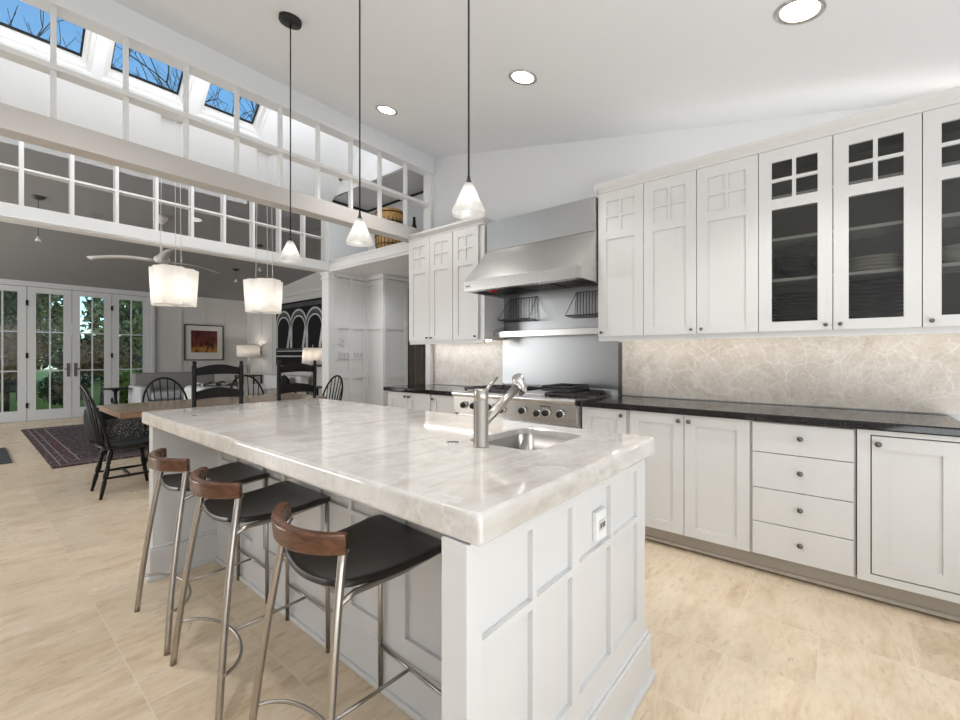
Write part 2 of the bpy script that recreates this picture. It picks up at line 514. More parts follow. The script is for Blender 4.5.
def obj(name, mb, mat, parent=None, local=False, loc=None, bevel=0, label=None, sub=0, recalc=True):
    bm = mb.bm
    if recalc:
        bmesh.ops.recalc_face_normals(bm, faces=bm.faces)
    off = world_loc(parent) if parent else (Vector(loc) if loc else Vector((0, 0, 0)))
    if not local:
        bmesh.ops.translate(bm, vec=-off, verts=bm.verts)
    me = bpy.data.meshes.new(name)
    bm.to_mesh(me)
    bm.free()
    me.materials.append(M[mat])
    o = bpy.data.objects.new(name, me)
    COL.objects.link(o)
    if parent:
        o.parent = parent
    elif loc:
        o.location = loc
    if bevel:
        b = o.modifiers.new('edge', 'BEVEL')
        b.width = bevel; b.segments = 2; b.limit_method = 'ANGLE'; b.angle_limit = R(40)
    if sub:
        q = o.modifiers.new('smooth', 'SUBSURF'); q.levels = sub; q.render_levels = sub
    if label:
        o['label'] = label
    return o

def thing(name, label, cat, loc=(0, 0, 0), rz=0, group=None):
    o = bpy.data.objects.new(name, None)
    o.empty_display_size = 0.1
    COL.objects.link(o)
    o.location = loc
    o.rotation_euler = (0, 0, rz)
    tag(o, label, cat, group)
    return o

def tag(o, label, cat, group=None, kind=None):
    o['label'] = label
    o['category'] = cat
    if group: o['group'] = group
    if kind: o['kind'] = kind
    return o

def struct(name, mb, mat, parent=None, bevel=0, label=None):
    o = obj(name, mb, mat, parent, bevel=bevel, label=label)
    o['kind'] = 'structure'
    return o

def dup(root, loc, rz=None, label=None, group=None):
    r = root.copy(); COL.objects.link(r)
    r.location = loc
    if rz is not None: r.rotation_euler = (0, 0, rz)
    if label: r['label'] = label
    if group: r['group'] = group
    for ch in list(root.children):
        c = ch.copy(); COL.objects.link(c); c.parent = r
        for g in list(ch.children):
            d = g.copy(); COL.objects.link(d); d.parent = c
    return r

def lamp(name, loc, power, color=(1, 0.93, 0.83), radius=0.04, spot=None, parent=None):
    l = bpy.data.lights.new(name, 'SPOT' if spot else 'POINT')
    l.energy = power; l.color = color; l.shadow_soft_size = radius
    if spot:
        l.spot_size = R(spot); l.spot_blend = 0.6
    o = bpy.data.objects.new(name, l)
    COL.objects.link(o)
    o.location = loc
    if parent: o.parent = parent
    return o

# ------------------------------------------------------------------ the setting
CZ = lambda y: 2.767 + 0.212 * y                      # kitchen ceiling height
SZ = lambda y: 3.29 + 0.84 * (5.42 - y)               # dining bay sloped ceiling
LZ = lambda y: 2.65 + (11.83 - y) * 0.1               # living room ceiling
XL = -3.4

struct('floor', MB().box(XL, 5.2, -2.4, 11.9, -0.1, 0), 'floor')
struct('ceiling', MB().prism([(-2.4, CZ(-2.4)), (3.6, CZ(3.6)), (3.6, CZ(3.6) + 0.2), (-2.4, CZ(-2.4) + 0.2)], 'x', XL, 3.66), 'ceiling')
struct('wall_right', MB().prism([(-2.4, 0), (3.66, 0), (3.66, CZ(3.66)), (-2.4, CZ(-2.4) + 0.05)], 'x', 3.5, 3.66), 'wall')

# header between kitchen and dining bay with its window lattice
struct('trim_1', MB().box(XL, 3.5, 3.60, 3.74, 3.35, 4.75).box(XL, 3.5, 3.585, 3.60, 3.335, 3.375), 'wall', label='white header above the upper lattice')
struct('trim_2', MB().box(XL, 3.5, 3.60, 3.74, 2.515, 2.657), 'beam', bevel=0.004, label='greige beam under the upper lattice')
lat = MB()
X0 = 0.3635 - 0.346 * 10
for i in range(20):
    x = X0 + 0.346 * i
    if XL < x < 3.5:
        lat.box(x - 0.012, x + 0.012, 3.645, 3.69, 2.657, 3.35)
lat.box(3.46, 3.50, 3.61, 3.73, 2.657, 3.35)
lat.box(XL, 3.5, 3.621, 3.719, 2.962, 2.995)
w1 = struct('window_1', lat, 'trim', label='upper lattice of square openings over the greige beam')

# second header between dining bay and living room
struct('trim_3', MB().box(XL, 3.26, 5.42, 5.56, 2.40, 2.54).box(XL, 3.26, 5.405, 5.42, 2.415, 2.43), 'trim', bevel=0.003, label='white beam under the lower lattice')
lat = MB()
for i in range(-9, 10):
    x = 0.343 + 0.3215 * i
    if XL < x < 3.23:
        lat.box(x - 0.014, x + 0.014, 5.44, 5.53, 2.54, 3.20)
lat.box(XL, 3.26, 5.441, 5.529, 2.853, 2.872).box(3.21, 3.26, 5.43, 5.54, 2.54, 3.20)
w2 = struct('window_2', lat, 'trim', label='lower lattice with thin white bars')
obj('pane', MB().box(XL, 3.21, 5.483, 5.487, 2.54, 3.20), 'glass', w2)
struct('trim_4', MB().box(XL, 3.26, 5.42, 5.56, 3.20, 3.45), 'trim', label='white band above the lower lattice')
# corner post and wing of the hall
struct('trim_5', MB().box(3.235, 3.33, 5.39, 5.56, 0, 2.40).box(3.222, 3.343, 5.377, 5.57, 2.30, 2.34).box(3.215, 3.35, 5.37, 5.58, 2.37, 2.40), 'trim', bevel=0.003, label='white corner post')

# dining bay: sloped ceiling with three skylight wells
sl = MB()
sk = [(0.05, 0.725), (0.80, 1.43), (1.535, 2.135), (-0.70, -0.02)]
YB, YT = 4.965, 4.05
def slope_box(x0, x1, ya, yb):
    n = Vector((0, 0.84, 1)).normalized() * 0.16
    q = [(x0, ya, SZ(ya)), (x1, ya, SZ(ya)), (x1, yb, SZ(yb)), (x0, yb, SZ(yb))]
    sl.hexa(q, [tuple(Vector(p) + n) for p in q])
sl.cells((XL, 3.26), (3.70, 5.56), [(a, b, YT, YB) for a, b in sk], slope_box)
struct('ceiling_bay', sl, 'ceiling')
nrm = Vector((0, 0.84, 1)).normalized()
dwn = Vector((0, 1, -0.84)).normalized()
for i, (a, b) in enumerate(sk[:3]):
    fr = MB()
    def bar(xa, xb, ya, yb, h0, h1):
        q = [Vector((xa, ya, SZ(ya))), Vector((xb, ya, SZ(ya))), Vector((xb, yb, SZ(yb))), Vector((xa, yb, SZ(yb)))]
        fr.hexa([tuple(p + nrm * h0) for p in q], [tuple(p + nrm * h1) for p in q])
    for h0, h1, m_ in ((0.02, 0.10, 0.03), (0.10, 0.20, 0.055)):
        my = m_ * 0.766
        bar(a, a + m_, YT, YB, h0, h1); bar(b - m_, b, YT, YB, h0, h1)
        bar(a + m_, b - m_, YT, YT + my, h0, h1); bar(a + m_, b - m_, YB - my, YB, h0, h1)
    o = struct('window_%d' % (i + 3), fr, 'trim', label='skylight in the sloped bay ceiling')
    gk = MB()
    q = [Vector((a + 0.055, YT + 0.04, SZ(YT + 0.04))), Vector((b - 0.055, YT + 0.04, SZ(YT + 0.04))), Vector((b - 0.055, YB - 0.042, SZ(YB - 0.042))), Vector((a + 0.055, YB - 0.042, SZ(YB - 0.042)))]
    gk.hexa([tuple(p + nrm * 0.15) for p in q], [tuple(p + nrm * 0.154) for p in q])
    obj('pane', gk, 'glass', o)
    gs = MB()
    for (p, r) in (((a + 0.05, b - 0.05), 'h'), ((a + 0.05, b - 0.05), 'l'), ((a + 0.05, b - 0.05), 'r')):
        pass
    e = 0.012
    fr = gs
    bar(a + 0.055, b - 0.055, YB - 0.042 - e, YB - 0.042, 0.135, 0.16)
    bar(b - 0.055 - e, b - 0.055, YT + 0.04, YB - 0.042, 0.135, 0.16)
    bar(a + 0.055, a + 0.055 + e, YT + 0.04, YB - 0.042, 0.135, 0.16)
    obj('gasket', gs, 'black_matte', o)

# gable end of the bay, loft over the hall
struct('wall_bay_end', MB().prism([(3.70, 3.41), (5.42, 3.41), (5.42, SZ(5.42) + 0.1), (3.70, SZ(3.70) + 0.1)], 'x', 3.26, 3.30), 'wall')
struct('trim_6', MB().box(3.26, 5.1, 3.74, 5.42, 2.40, 2.54).box(3.245, 3.26, 3.74, 5.39, 2.43, 2.525).box(3.235, 3.26, 3.74, 5.39, 2.525, 2.545), 'trim', label='white ledge above the hall opening')
struct('ceiling_loft', MB().box(3.30, 4.0, 3.74, 5.42, 3.41, 3.5), 'grey_trim')
struct('wall_loft', MB().box(3.26, 5.1, 5.42, 5.56, 2.40, 3.5).box(3.90, 4.0, 3.74, 5.42, 2.54, 3.41), 'wall')
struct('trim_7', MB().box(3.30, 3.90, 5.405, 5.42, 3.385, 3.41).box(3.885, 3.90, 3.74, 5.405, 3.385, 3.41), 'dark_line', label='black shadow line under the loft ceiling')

# hall with panelled closet walls
hall = MB()
hall.box(3.33, 3.87, 5.42, 5.56, 0, 2.40)
hall.box(3.87, 4.30, 5.0, 5.56, 0, 2.40)
def batten_y(mb, x0, x1, yf, zs, xs, w=0.06, t=0.022):
    for x in xs: mb.box(x - w / 2, x + w / 2, yf - t, yf + 0.004, 0.0, 2.36)
    for z in zs: mb.box(x0 - 0.004, x1 - 0.002, yf - t + 0.002, yf + 0.003, z - w / 2, z + w / 2)
ZS = [0.42, 0.95, 1.66, 2.30]
batten_y(hall, 3.33, 3.87, 5.42, ZS, [3.36, 3.60, 3.84])
batten_y(hall, 3.87, 4.30, 5.0, ZS, [3.895, 4.275])
for z in ZS: hall.box(3.850, 3.874, 5.003, 5.417, z - 0.03, z + 0.03)
for y in (5.021, 5.385): hall.box(3.848, 3.873, y - 0.03, y + 0.03, 0, 2.365)
hall.box(3.331, 3.811, 5.362, 5.423, 2.345, 2.399).box(3.81, 3.873, 4.941, 5.421, 2.344, 2.398).box(3.872, 4.30, 4.943, 5.003, 2.345, 2.397)
struct('wall_hall', hall, 'trim')
hd = struct('door_5', MB().box(4.32, 4.98, 5.0, 5.04, 0.0, 2.2).box(4.42, 4.50, 4.99, 5.0, 0.1, 2.1).box(4.66, 4.74, 4.99, 5.0, 0.1, 2.1).box(4.86, 4.92, 4.99, 5.0, 0.1, 2.1), 'hall_door', label='dark slatted door at the end of the hall')
struct('trim_8', MB().box(4.30, 4.32, 4.97, 5.04, 0, 2.25).box(4.32, 5.0, 4.97, 5.04, 2.2, 2.40), 'dark_line', label='dark door frame')
obj('handle', MB().box(4.70, 4.76, 4.955, 4.985, 0.98, 1.10), 'black_matte', hd)
struct('wall_hall_right', MB().box(4.98, 5.1, 3.5, 5.56, 0, 2.40).box(3.66, 5.1, 3.5, 3.66, 0, 3.4), 'wall')
struct('trim_9', MB().box(3.44, 3.5, 3.60, 3.675, 0, 2.515), 'trim', label='white casing at the end of the kitchen wall')

# living room shell
struct('ceiling_living', MB().prism([(5.56, LZ(5.56)), (11.83, LZ(11.83)), (11.83, LZ(11.83) + 0.2), (5.56, LZ(5.56) + 0.2)], 'x', XL, 4.9), 'dimmed_ceiling')
wf = MB().box(2.72, 4.9, 11.83, 11.99, 0, 2.9).box(XL, 2.72, 11.83, 11.99, 2.57, 2.9).box(XL, -1.06, 11.83, 11.99, 0, 2.57)
for x in (2.82, 3.30, 3.78, 4.26, 4.74): wf.box(x - 0.03, x + 0.03, 11.818, 11.835, 0.151, 2.579)
for z in (0.85, 1.62, 2.36): wf.box(2.791, 4.765, 11.820, 11.834, z - 0.03, z + 0.03)
struct('wall_far', wf, 'grey_wall')
wl = MB().box(4.77, 4.93, 5.56, 11.83, 0, 3.4)
for y in (10.4, 11.0, 11.55): wl.box(4.758, 4.774, y - 0.03, y + 0.03, 0, 2.55)
for z in (0.85, 1.62, 2.36): wl.box(4.760, 4.773, 5.561, 11.81, z - 0.03, z + 0.03)
struct('wall_living_right', wl, 'grey_wall')
struct('wall_back', MB().box(XL, 3.5, -2.55, -2.4, 0, 2.45), 'wall')
struct('wall_left', MB().box(XL - 0.15, XL, -2.4, 11.99, 0, 4.9), 'wall')
struct('trim_10', MB().box(XL, 2.72, 11.78, 11.83, 2.56, 2.655).box(2.72, 2.79, 11.78, 11.83, 0, 2.655), 'grey_trim', label='grey casing around the French doors')
struct('trim_11', MB().box(2.79, 4.77, 11.79, 11.83, 2.58, 2.655).box(4.72, 4.77, 5.56, 11.83, 2.58, 2.655), 'grey_trim', label='crown strip in the living room')
struct('baseboard_far', MB().box(2.79, 4.77, 11.805, 11.83, 0, 0.15), 'grey_trim')

edges = [-1.055, -0.435, 0.19, 0.814, 1.439, 2.058, 2.714]
for i in range(6):
    a, b = edges[i] + 0.004, edges[i + 1] - 0.004
    st = 0.117
    ga, gb = a + st, b - st
    mid = (ga + gb) / 2
    d = MB()
    zs = [0.206, 0.206 + 0.748, 0.206 + 1.496, 2.45]
    holes = []
    for (p, q) in ((ga, mid - 0.011), (mid + 0.011, gb)):
        for kz in range(3):
            holes.append((p, q, zs[kz] + (0.011 if kz else 0), zs[kz + 1] - (0.011 if kz < 2 else 0)))
    d.cells((a, b), (0.01, 2.555), holes, lambda u0, u1, v0, v1: d.box(u0, u1, 11.84, 11.885, v0, v1))
    o = struct('door_%d' % ([6, 7, 1, 2, 3, 4][i]), d, 'grey_trim', label='tall grey French door leaf with six panes')
    obj('pane', MB().box(ga, gb, 11.861, 11.865, 0.206, 2.45), 'glass', o)
    if i in (3, 4):
        hx = b - 0.05 if i == 3 else a + 0.05
        obj('handle', MB().box(hx - 0.022, hx + 0.022, 11.83, 11.84, 0.83, 1.10).tube([(hx, 11.80, 0.98), (hx + (0.06 if i == 4 else -0.06), 11.80, 0.98)], 0.011).tube([(hx, 11.84, 0.98), (hx, 11.795, 0.98)], 0.011), 'pewter', o, label='dark metal handle')
    if i > 1:
        hg = MB()
        for z in (0.3, 1.25, 2.25):
            hg.box((a if i in (3, 5) else b) - 0.012, (a if i in (3, 5) else b) + 0.012, 11.828, 11.842, z - 0.05, z + 0.05)
        obj('hinge', hg, 'black_matte', o, label='black hinges')
struct('trim_12', MB().box(XL, 2.72, 11.80, 11.99, 0, 0.012), 'toe', label='door threshold')

# stone backsplash, steel sheet behind the range
struct('trim_13', MB().box(3.485, 3.5, -0.8, 1.40, 0.92, 1.40), 'backsplash', label='pale crystalline stone backsplash right of the range')
struct('trim_14', MB().box(3.485, 3.5, 2.60, 3.60, 0.92, 1.42), 'backsplash', label='pale crystalline stone backsplash left of the range')

# ------------------------------------------------------------------ cabinets on the kitchen wall
def knob_bm(x, y, z, r=0.014):
    mb = MB()
    prof = [(0.006, 0.0), (0.006, 0.012), (r * 0.8, 0.014), (r, 0.020), (r * 0.75, 0.026), (0.001, 0.028)]
    rings = [[(x - h, y + q * math.cos(2 * PI * k / 14), z + q * math.sin(2 * PI * k / 14)) for k in range(14)] for q, h in prof]
    return mb.loft(rings)

def front(mb, xf, y0, y1, z0, z1, holes, t=0.022, recess=0.010, back=True):
    mb.cells((y0, y1), (z0, z1), holes, lambda u0, u1, v0, v1: mb.box(xf, xf + (recess if back else t), u0, u1, v0, v1))
    if back:
        mb.box(xf + recess, xf + t, y0, y1, z0, z1)
    return mb

def upper_holes(y0, y1, zt, zb=1.446):
    ins = 0.066
    a, b = y0 + ins, y1 - ins
    m = (a + b) / 2
    top = zt - 0.075
    k = 0.0095
    zm = top - 0.1125
    hs = []
    for (p, q) in ((a, m - k), (m + k, b)):
        hs.append((p, q, zm + k, top))
        hs.append((p, q, zm - 0.1125, zm - k))
    hs.append((a, b, zb, top - 0.287))
    return hs

ZT, ZB = 2.487, 1.389
XU = 3.15
def upper_unit(label, y0, y1, doors, glass=False, zb=ZB):
    r = thing('wall_cabinet', label, 'cabinet', (3.325, (y0 + y1) / 2, zb))
    c = MB()
    if glass:
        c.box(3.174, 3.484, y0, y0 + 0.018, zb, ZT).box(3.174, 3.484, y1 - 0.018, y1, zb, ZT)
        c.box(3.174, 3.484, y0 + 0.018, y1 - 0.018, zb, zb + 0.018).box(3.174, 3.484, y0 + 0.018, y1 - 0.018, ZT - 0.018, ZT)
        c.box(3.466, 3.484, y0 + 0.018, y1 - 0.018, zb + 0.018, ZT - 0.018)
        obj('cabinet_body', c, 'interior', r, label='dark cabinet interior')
        sh = []
        for z in (1.712, 1.962, 2.22):
            obj('shelf', MB().box(3.20, 3.466, y0 + 0.018, y1 - 0.018, z - 0.018, z), 'shelf', r, label='white shelf')
    else:
        c.box(3.174, 3.484, y0, y1, zb, ZT)
        obj('cabinet_body', c, 'cabinet', r)
    for (a, b, kside) in doors:
        a2, b2 = a + 0.002, b - 0.002
        hs = upper_holes(a2, b2, ZT)
        d = MB()
        front(d, XU, a2, b2, zb, ZT, hs, back=not glass)
        do = obj('door', d, 'cabinet', r)
        if glass:
            obj('pane', MB().box(XU + 0.012, XU + 0.016, a2 + 0.06, b2 - 0.06, 1.44, ZT - 0.07), 'glass_tint', do, label='clear glass')
        ky = (a2 + 0.03) if kside < 0 else (b2 - 0.03)
        obj('knob', knob_bm(XU, ky, zb + 0.03, 0.011), 'pewter', do, label='small dark round knob')
    obj('light_rail', MB().box(XU + 0.014, XU + 0.034, y0, y1, zb - 0.035, zb), 'cabinet', r)
    return r

upper_unit('white single-door wall cabinet right beside the steel hood', 1.083, 1.43, [(1.083, 1.43, 1)])
upper_unit('white solid two-door wall cabinet between the hood-side cabinet and the glass doors', 0.381, 1.083, [(0.732, 1.083, -1), (0.381, 0.732, 1)])
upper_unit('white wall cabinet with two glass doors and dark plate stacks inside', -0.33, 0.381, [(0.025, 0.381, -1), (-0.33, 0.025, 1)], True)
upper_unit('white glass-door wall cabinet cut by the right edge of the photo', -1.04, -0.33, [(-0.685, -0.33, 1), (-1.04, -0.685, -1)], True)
upper_unit('white two-door wall cabinet at the hall end of the counter', 2.973, 3.632, [(3.303, 3.632, -1), (2.973, 3.303, 1)], zb=1.40)
upper_unit('white single-door wall cabinet left of the steel hood', 2.58, 2.973, [(2.64, 2.968, -1)], zb=1.40)

# crown moulding
def crown(y0, y1, left_return=True, right_return=True):
    p = [(0.0, 0), (-0.012, 0.004), (-0.014, 0.02), (-0.03, 0.034), (-0.046, 0.05), (-0.05, 0.068), (0.0, 0.068)]
    mb = MB()
    mb.prism([(XU + 0.012 + a, ZT + b) for a, b in p], 'y', y0, y1)
    mb.box(XU + 0.012, 3.499, y0, y1, ZT, ZT + 0.068)
    if right_return:
        mb.prism([(y0 - (-a) * 0.6, ZT + b) for a, b in p], 'x', XU - 0.03, 3.499)
    if left_return:
        mb.prism([(y1 + (-a) * 0.6, ZT + b) for a, b in p], 'x', XU - 0.03, 3.499)
    return mb
struct('trim_15', crown(-1.04, 1.43, True, False), 'cabinet', label='crown moulding over the right-hand wall cabinets')
struct('trim_16', crown(2.575, 3.632, False, False), 'cabinet', label='crown moulding over the wall cabinets left of the hood')

# base cabinets
XB = 2.90
def base_unit(label, y0, y1, parts, name='base_cabinet'):
    r = thing(name, label, 'cabinet', (3.2, (y0 + y1) / 2, 0))
    obj('cabinet_body', MB().box(XB + 0.023, 3.484, y0, y1, 0.11, 0.872), 'cabinet', r)
    for p in parts:
        kind, a, b, z0, z1, k = p
        a2, b2 = a + 0.002, b - 0.002
        d = MB()
        if kind == 'door':
            front(d, XB, a2, b2, z0, z1, [(a2 + 0.065, b2 - 0.065, z0 + 0.062, z1 - 0.068)], t=0.024)
            do = obj('door', d, 'cabinet', r)
            obj('knob', knob_bm(XB, (a2 + 0.028) if k < 0 else (b2 - 0.028), z1 - 0.04), 'pewter', do, label='small dark round knob')
        elif kind == 'drawer':
            d.box(XB, XB + 0.024, a2, b2, z0, z1)
            do = obj('drawer', d, 'cabinet', r, bevel=0.002)
            obj('knob', knob_bm(XB, (a2 + b2) / 2, (z0 + z1) / 2 + 0.01), 'pewter', do, label='small dark round knob')
    return r
base_unit('white two-door base cabinet at the hall end of the counter', 3.03, 3.68, [('door', 3.36, 3.68, 0.115, 0.868, -1), ('door', 3.03, 3.36, 0.115, 0.868, 1)])
base_unit('white single-door base cabinet left of the range', 2.68, 3.03, [('door', 2.69, 3.02, 0.115, 0.868, 1)])
base_unit('white narrow single-door base cabinet right of the range', 1.10, 1.445, [('door', 1.115, 1.441, 0.115, 0.872, -1)])
base_unit('white two-door base cabinet between the range side and the drawers', 0.387, 1.10, [('door', 0.746, 1.09, 0.115, 0.872, -1), ('door', 0.392, 0.746, 0.115, 0.872, 1)])
zs = [0.115, 0.302, 0.495, 0.697, 0.868]
base_unit('white four-drawer base cabinet', -0.068, 0.387, [('drawer', -0.062, 0.382, zs[i] + 0.002, zs[i + 1] - 0.002, 0) for i in range(4)], name='drawer_cabinet')
r = thing('built_in_appliance_cabinet', 'white framed base cabinet with one inset panel door right of the drawers', 'cabinet', (3.2, -0.27, 0))
obj('cabinet_body', MB().box(XB + 0.03, 3.484, -0.49, -0.075, 0.11, 0.872), 'cabinet', r)
fm = MB(); front(fm, XB, -0.49, -0.072, 0.115, 0.872, [(-0.437, -0.122, 0.152, 0.848)], t=0.03, back=False)
obj('face_frame', fm, 'cabinet', r)
d = MB(); front(d, XB + 0.002, -0.432, -0.127, 0.158, 0.842, [(-0.372, -0.187, 0.224, 0.775)], t=0.026)
do = obj('door', d, 'cabinet', r)
obj('knob', knob_bm(XB, -0.150, 0.805), 'pewter', do, label='small dark round knob')
obj('gap_strip', MB().box(XB + 0.024, XB + 0.03, -0.437, -0.122, 0.152, 0.848), 'dark_line', r, label='dark gap around the inset door')

struct('baseboard_right', MB().box(2.965, 2.99, -0.49, 1.445, 0.03, 0.11).box(2.945, 2.99, -0.49, 1.445, 0.014, 0.032), 'toe')
struct('baseboard_left', MB().box(2.965, 2.99, 2.68, 3.68, 0.03, 0.11).box(2.945, 2.99, 2.68, 3.68, 0.014, 0.032), 'toe')

# black counters
def rounded_rect(x0, x1, y0, y1, r, seg=5, rs=None):
    pts = []
    rs = rs or (r, r, r, r)
    for (cx, cy, a0, q) in ((x1 - rs[0], y0 + rs[0], -90, rs[0]), (x1 - rs[1], y1 - rs[1], 0, rs[1]), (x0 + rs[2], y1 - rs[2], 90, rs[2]), (x0 + rs[3], y0 + rs[3], 180, rs[3])):
        for k in range(seg + 1):
            a = R(a0 + 90 * k / seg)
            pts.append((cx + q * math.cos(a), cy + q * math.sin(a)))
    return pts
def slab_rings(x0, x1, y0, y1, z0, z1, r, e, seg=5, rs=None, steps=4):
    rings = []
    def ring(ins, z):
        rr = tuple(max(q - ins, 0.0008) for q in (rs or (r,) * 4))
        return [(p[0], p[1], z) for p in rounded_rect(x0 + ins, x1 - ins, y0 + ins, y1 - ins, r, seg, rr)]
    for k in range(steps + 1):
        a = PI / 2 * k / steps
        rings.append(ring(e * (1 - math.sin(a)), z0 + e * (1 - math.cos(a))))
    for k in range(steps + 1):
        a = PI / 2 * k / steps
        rings.append(ring(e * (1 - math.cos(a)), z1 - e * (1 - math.sin(a))))
    return rings
mb = MB().loft(slab_rings(2.872, 3.484, -0.47, 1.447, 0.873, 0.915, 0.02, 0.008), smooth=False)
tag(obj('black_countertop', mb, 'granite', loc=(3.18, 0.49, 0.873)), 'long polished black stone counter right of the range', 'counter')
mb = MB().loft(slab_rings(2.872, 3.484, 2.672, 3.73, 0.873, 0.915, 0.02, 0.008), smooth=False)
tag(obj('black_countertop', mb, 'granite', loc=(3.18, 3.2, 0.873)), 'short polished black stone counter left of the range', 'counter')

# ------------------------------------------------------------------ things inside the glass cabinets
def plate_bm(r=0.12, h=0.018):
    return MB().lathe([(0.0, 0.0), (r * 0.6, 0.0), (r * 0.66, 0.004), (r, h - 0.004), (r, h), (r * 0.97, h), (r * 0.62, 0.007), (0.0, 0.006)], seg=28)
def bowl_bm(r=0.085, h=0.06):
    return MB().lathe([(0.0, 0.0), (r * 0.5, 0.0), (r * 0.55, 0.006), (r * 0.85, h * 0.55), (r, h), (r * 0.95, h), (r * 0.8, h * 0.55), (r * 0.45, 0.012), (0.0, 0.01)], seg=24)
def stack(name, bm, mat, x, y, z, n, dz, label, group):
    o = tag(obj(name, bm, mat, local=True, loc=(x, y, z)), label, 'dish', group)
    for i in range(1, n):
        c = o.copy(); COL.objects.link(c); c.location = (x, y, z + dz * i)
stack('dinner_plate', plate_bm(0.125), 'plate_dark', 3.32, 0.205, 1.4075, 10, 0.0215, 'dark plate in the bottom-shelf stack behind the glass door next to the solid doors', 'dark plates behind the first glass door')
stack('dinner_plate', plate_bm(0.13), 'plate_dark', 3.32, -0.15, 1.4075, 11, 0.0215, 'dark plate in the bottom-shelf stack behind the second glass door', 'dark plates behind the second glass door')
stack('serving_bowl', bowl_bm(0.12, 0.07), 'plate_dark', 3.32, 0.205, 1.7125, 4, 0.022, 'dark bowl stacked on the middle shelf behind the first glass door', 'dark bowls behind the first glass door')
stack('side_plate', plate_bm(0.13, 0.02), 'plate_light', 3.32, -0.15, 1.7125, 4, 0.0205, 'cream plate in the short stack on the middle shelf behind the second glass door', 'cream plates behind the second glass door')
stack('serving_dish', plate_bm(0.13, 0.02), 'plate_light', 3.32, -0.51, 1.4075, 2, 0.021, 'cream dish at the bottom of the glass cabinet on the photo edge', 'cream dishes in the edge cabinet')
stack('serving_bowl', bowl_bm(0.11, 0.07), 'plate_light', 3.32, -0.51, 1.7125, 2, 0.025, 'cream bowl on the middle shelf of the glass cabinet on the photo edge', 'cream bowls in the edge cabinet')

# ------------------------------------------------------------------ range, hood, shelf, racks
r = thing('gas_range', 'wide stainless gas range with black knobs and cast-iron grates', 'stove', (3.15, 2.06, 0))
Y0, Y1 = 1.455, 2.665
b = MB().box(2.90, 3.47, Y0, Y1, 0.12, 0.905)
obj('body', b, 'steel', r)
obj('kick_plate', MB().box(2.95, 3.4, Y0 + 0.02, Y1 - 0.02, 0.0, 0.12), 'steel_dark', r)
obj('control_panel', MB().hexa([(2.846, Y0, 0.735), (2.90, Y0, 0.735), (2.90, Y1, 0.735), (2.846, Y1, 0.735)], [(2.832, Y0, 0.882), (2.90, Y0, 0.882), (2.90, Y1, 0.882), (2.832, Y1, 0.882)]), 'steel', r, bevel=0.002)
pr = [(2.90, 0.882)] + [(2.823 + 0.022 * (1 - math.cos(a)) - 0.022 + 0.0, 0.906 + 0.024 * math.sin(a)) for a in [R(-90 + 180 * k / 8) for k in range(9)]] + [(2.90, 0.93)]
pr = [(2.90, 0.882)] + [(2.832 - 0.02 * math.cos(R(-90 + 180 * k / 8)), 0.906 + 0.024 * math.sin(R(-90 + 180 * k / 8))) for k in range(9)] + [(2.90, 0.93)]
obj('bullnose', MB().prism(pr, 'y', Y0, Y1), 'steel', r)
obj('cooktop', MB().box(2.90, 3.47, Y0, Y1, 0.905, 0.922), 'steel', r)
obj('back_guard', MB().box(3.42, 3.47, Y0, Y1, 0.922, 0.954), 'steel', r, bevel=0.003)
for (a, bb_) in ((Y0 + 0.02, 2.04), (2.08, Y1 - 0.02)):
    dd = obj('oven_door', MB().box(2.868, 2.90, a, bb_, 0.2, 0.715), 'steel', r, bevel=0.004)
    obj('oven_handle', MB().tube([(2.83, a + 0.04, 0.67), (2.83, bb_ - 0.04, 0.67)], 0.014).tube([(2.868, a + 0.08, 0.67), (2.83, a + 0.08, 0.67)], 0.009).tube([(2.868, bb_ - 0.08, 0.67), (2.83, bb_ - 0.08, 0.67)], 0.009), 'chrome', dd)
for y in (2.534, 2.425, 2.238, 2.123, 1.917, 1.779, 1.70, 1.58):
    z = 0.81 if y not in (1.779, 2.123) else 0.80
    def ring(q, h, n=18):
        return [(2.839 - h, y + q * math.cos(2 * PI * k / n), z + q * math.sin(2 * PI * k / n)) for k in range(n)]
    bz = obj('knob_bezel', MB().loft([ring(0.034, 0), ring(0.033, 0.008), ring(0.028, 0.012), ring(0.001, 0.012)]), 'chrome', r)
    kn = MB().loft([ring(0.024, 0.012), ring(0.024, 0.03), ring(0.020, 0.038), ring(0.001, 0.038)])
    kn.box(2.839 - 0.046, 2.839 - 0.03, y - 0.005, y + 0.005, z - 0.02, z + 0.02)
    obj('knob', kn, 'black_matte', bz, label='black control knob')
bd = MB()
for k in range(6): bd.box(2.832, 2.836, 1.748 - 0.016 * k + 0.0, 1.758 - 0.016 * k, 0.853, 0.862)
obj('badge', bd, 'black_matte', r, label='small dark raised badge')
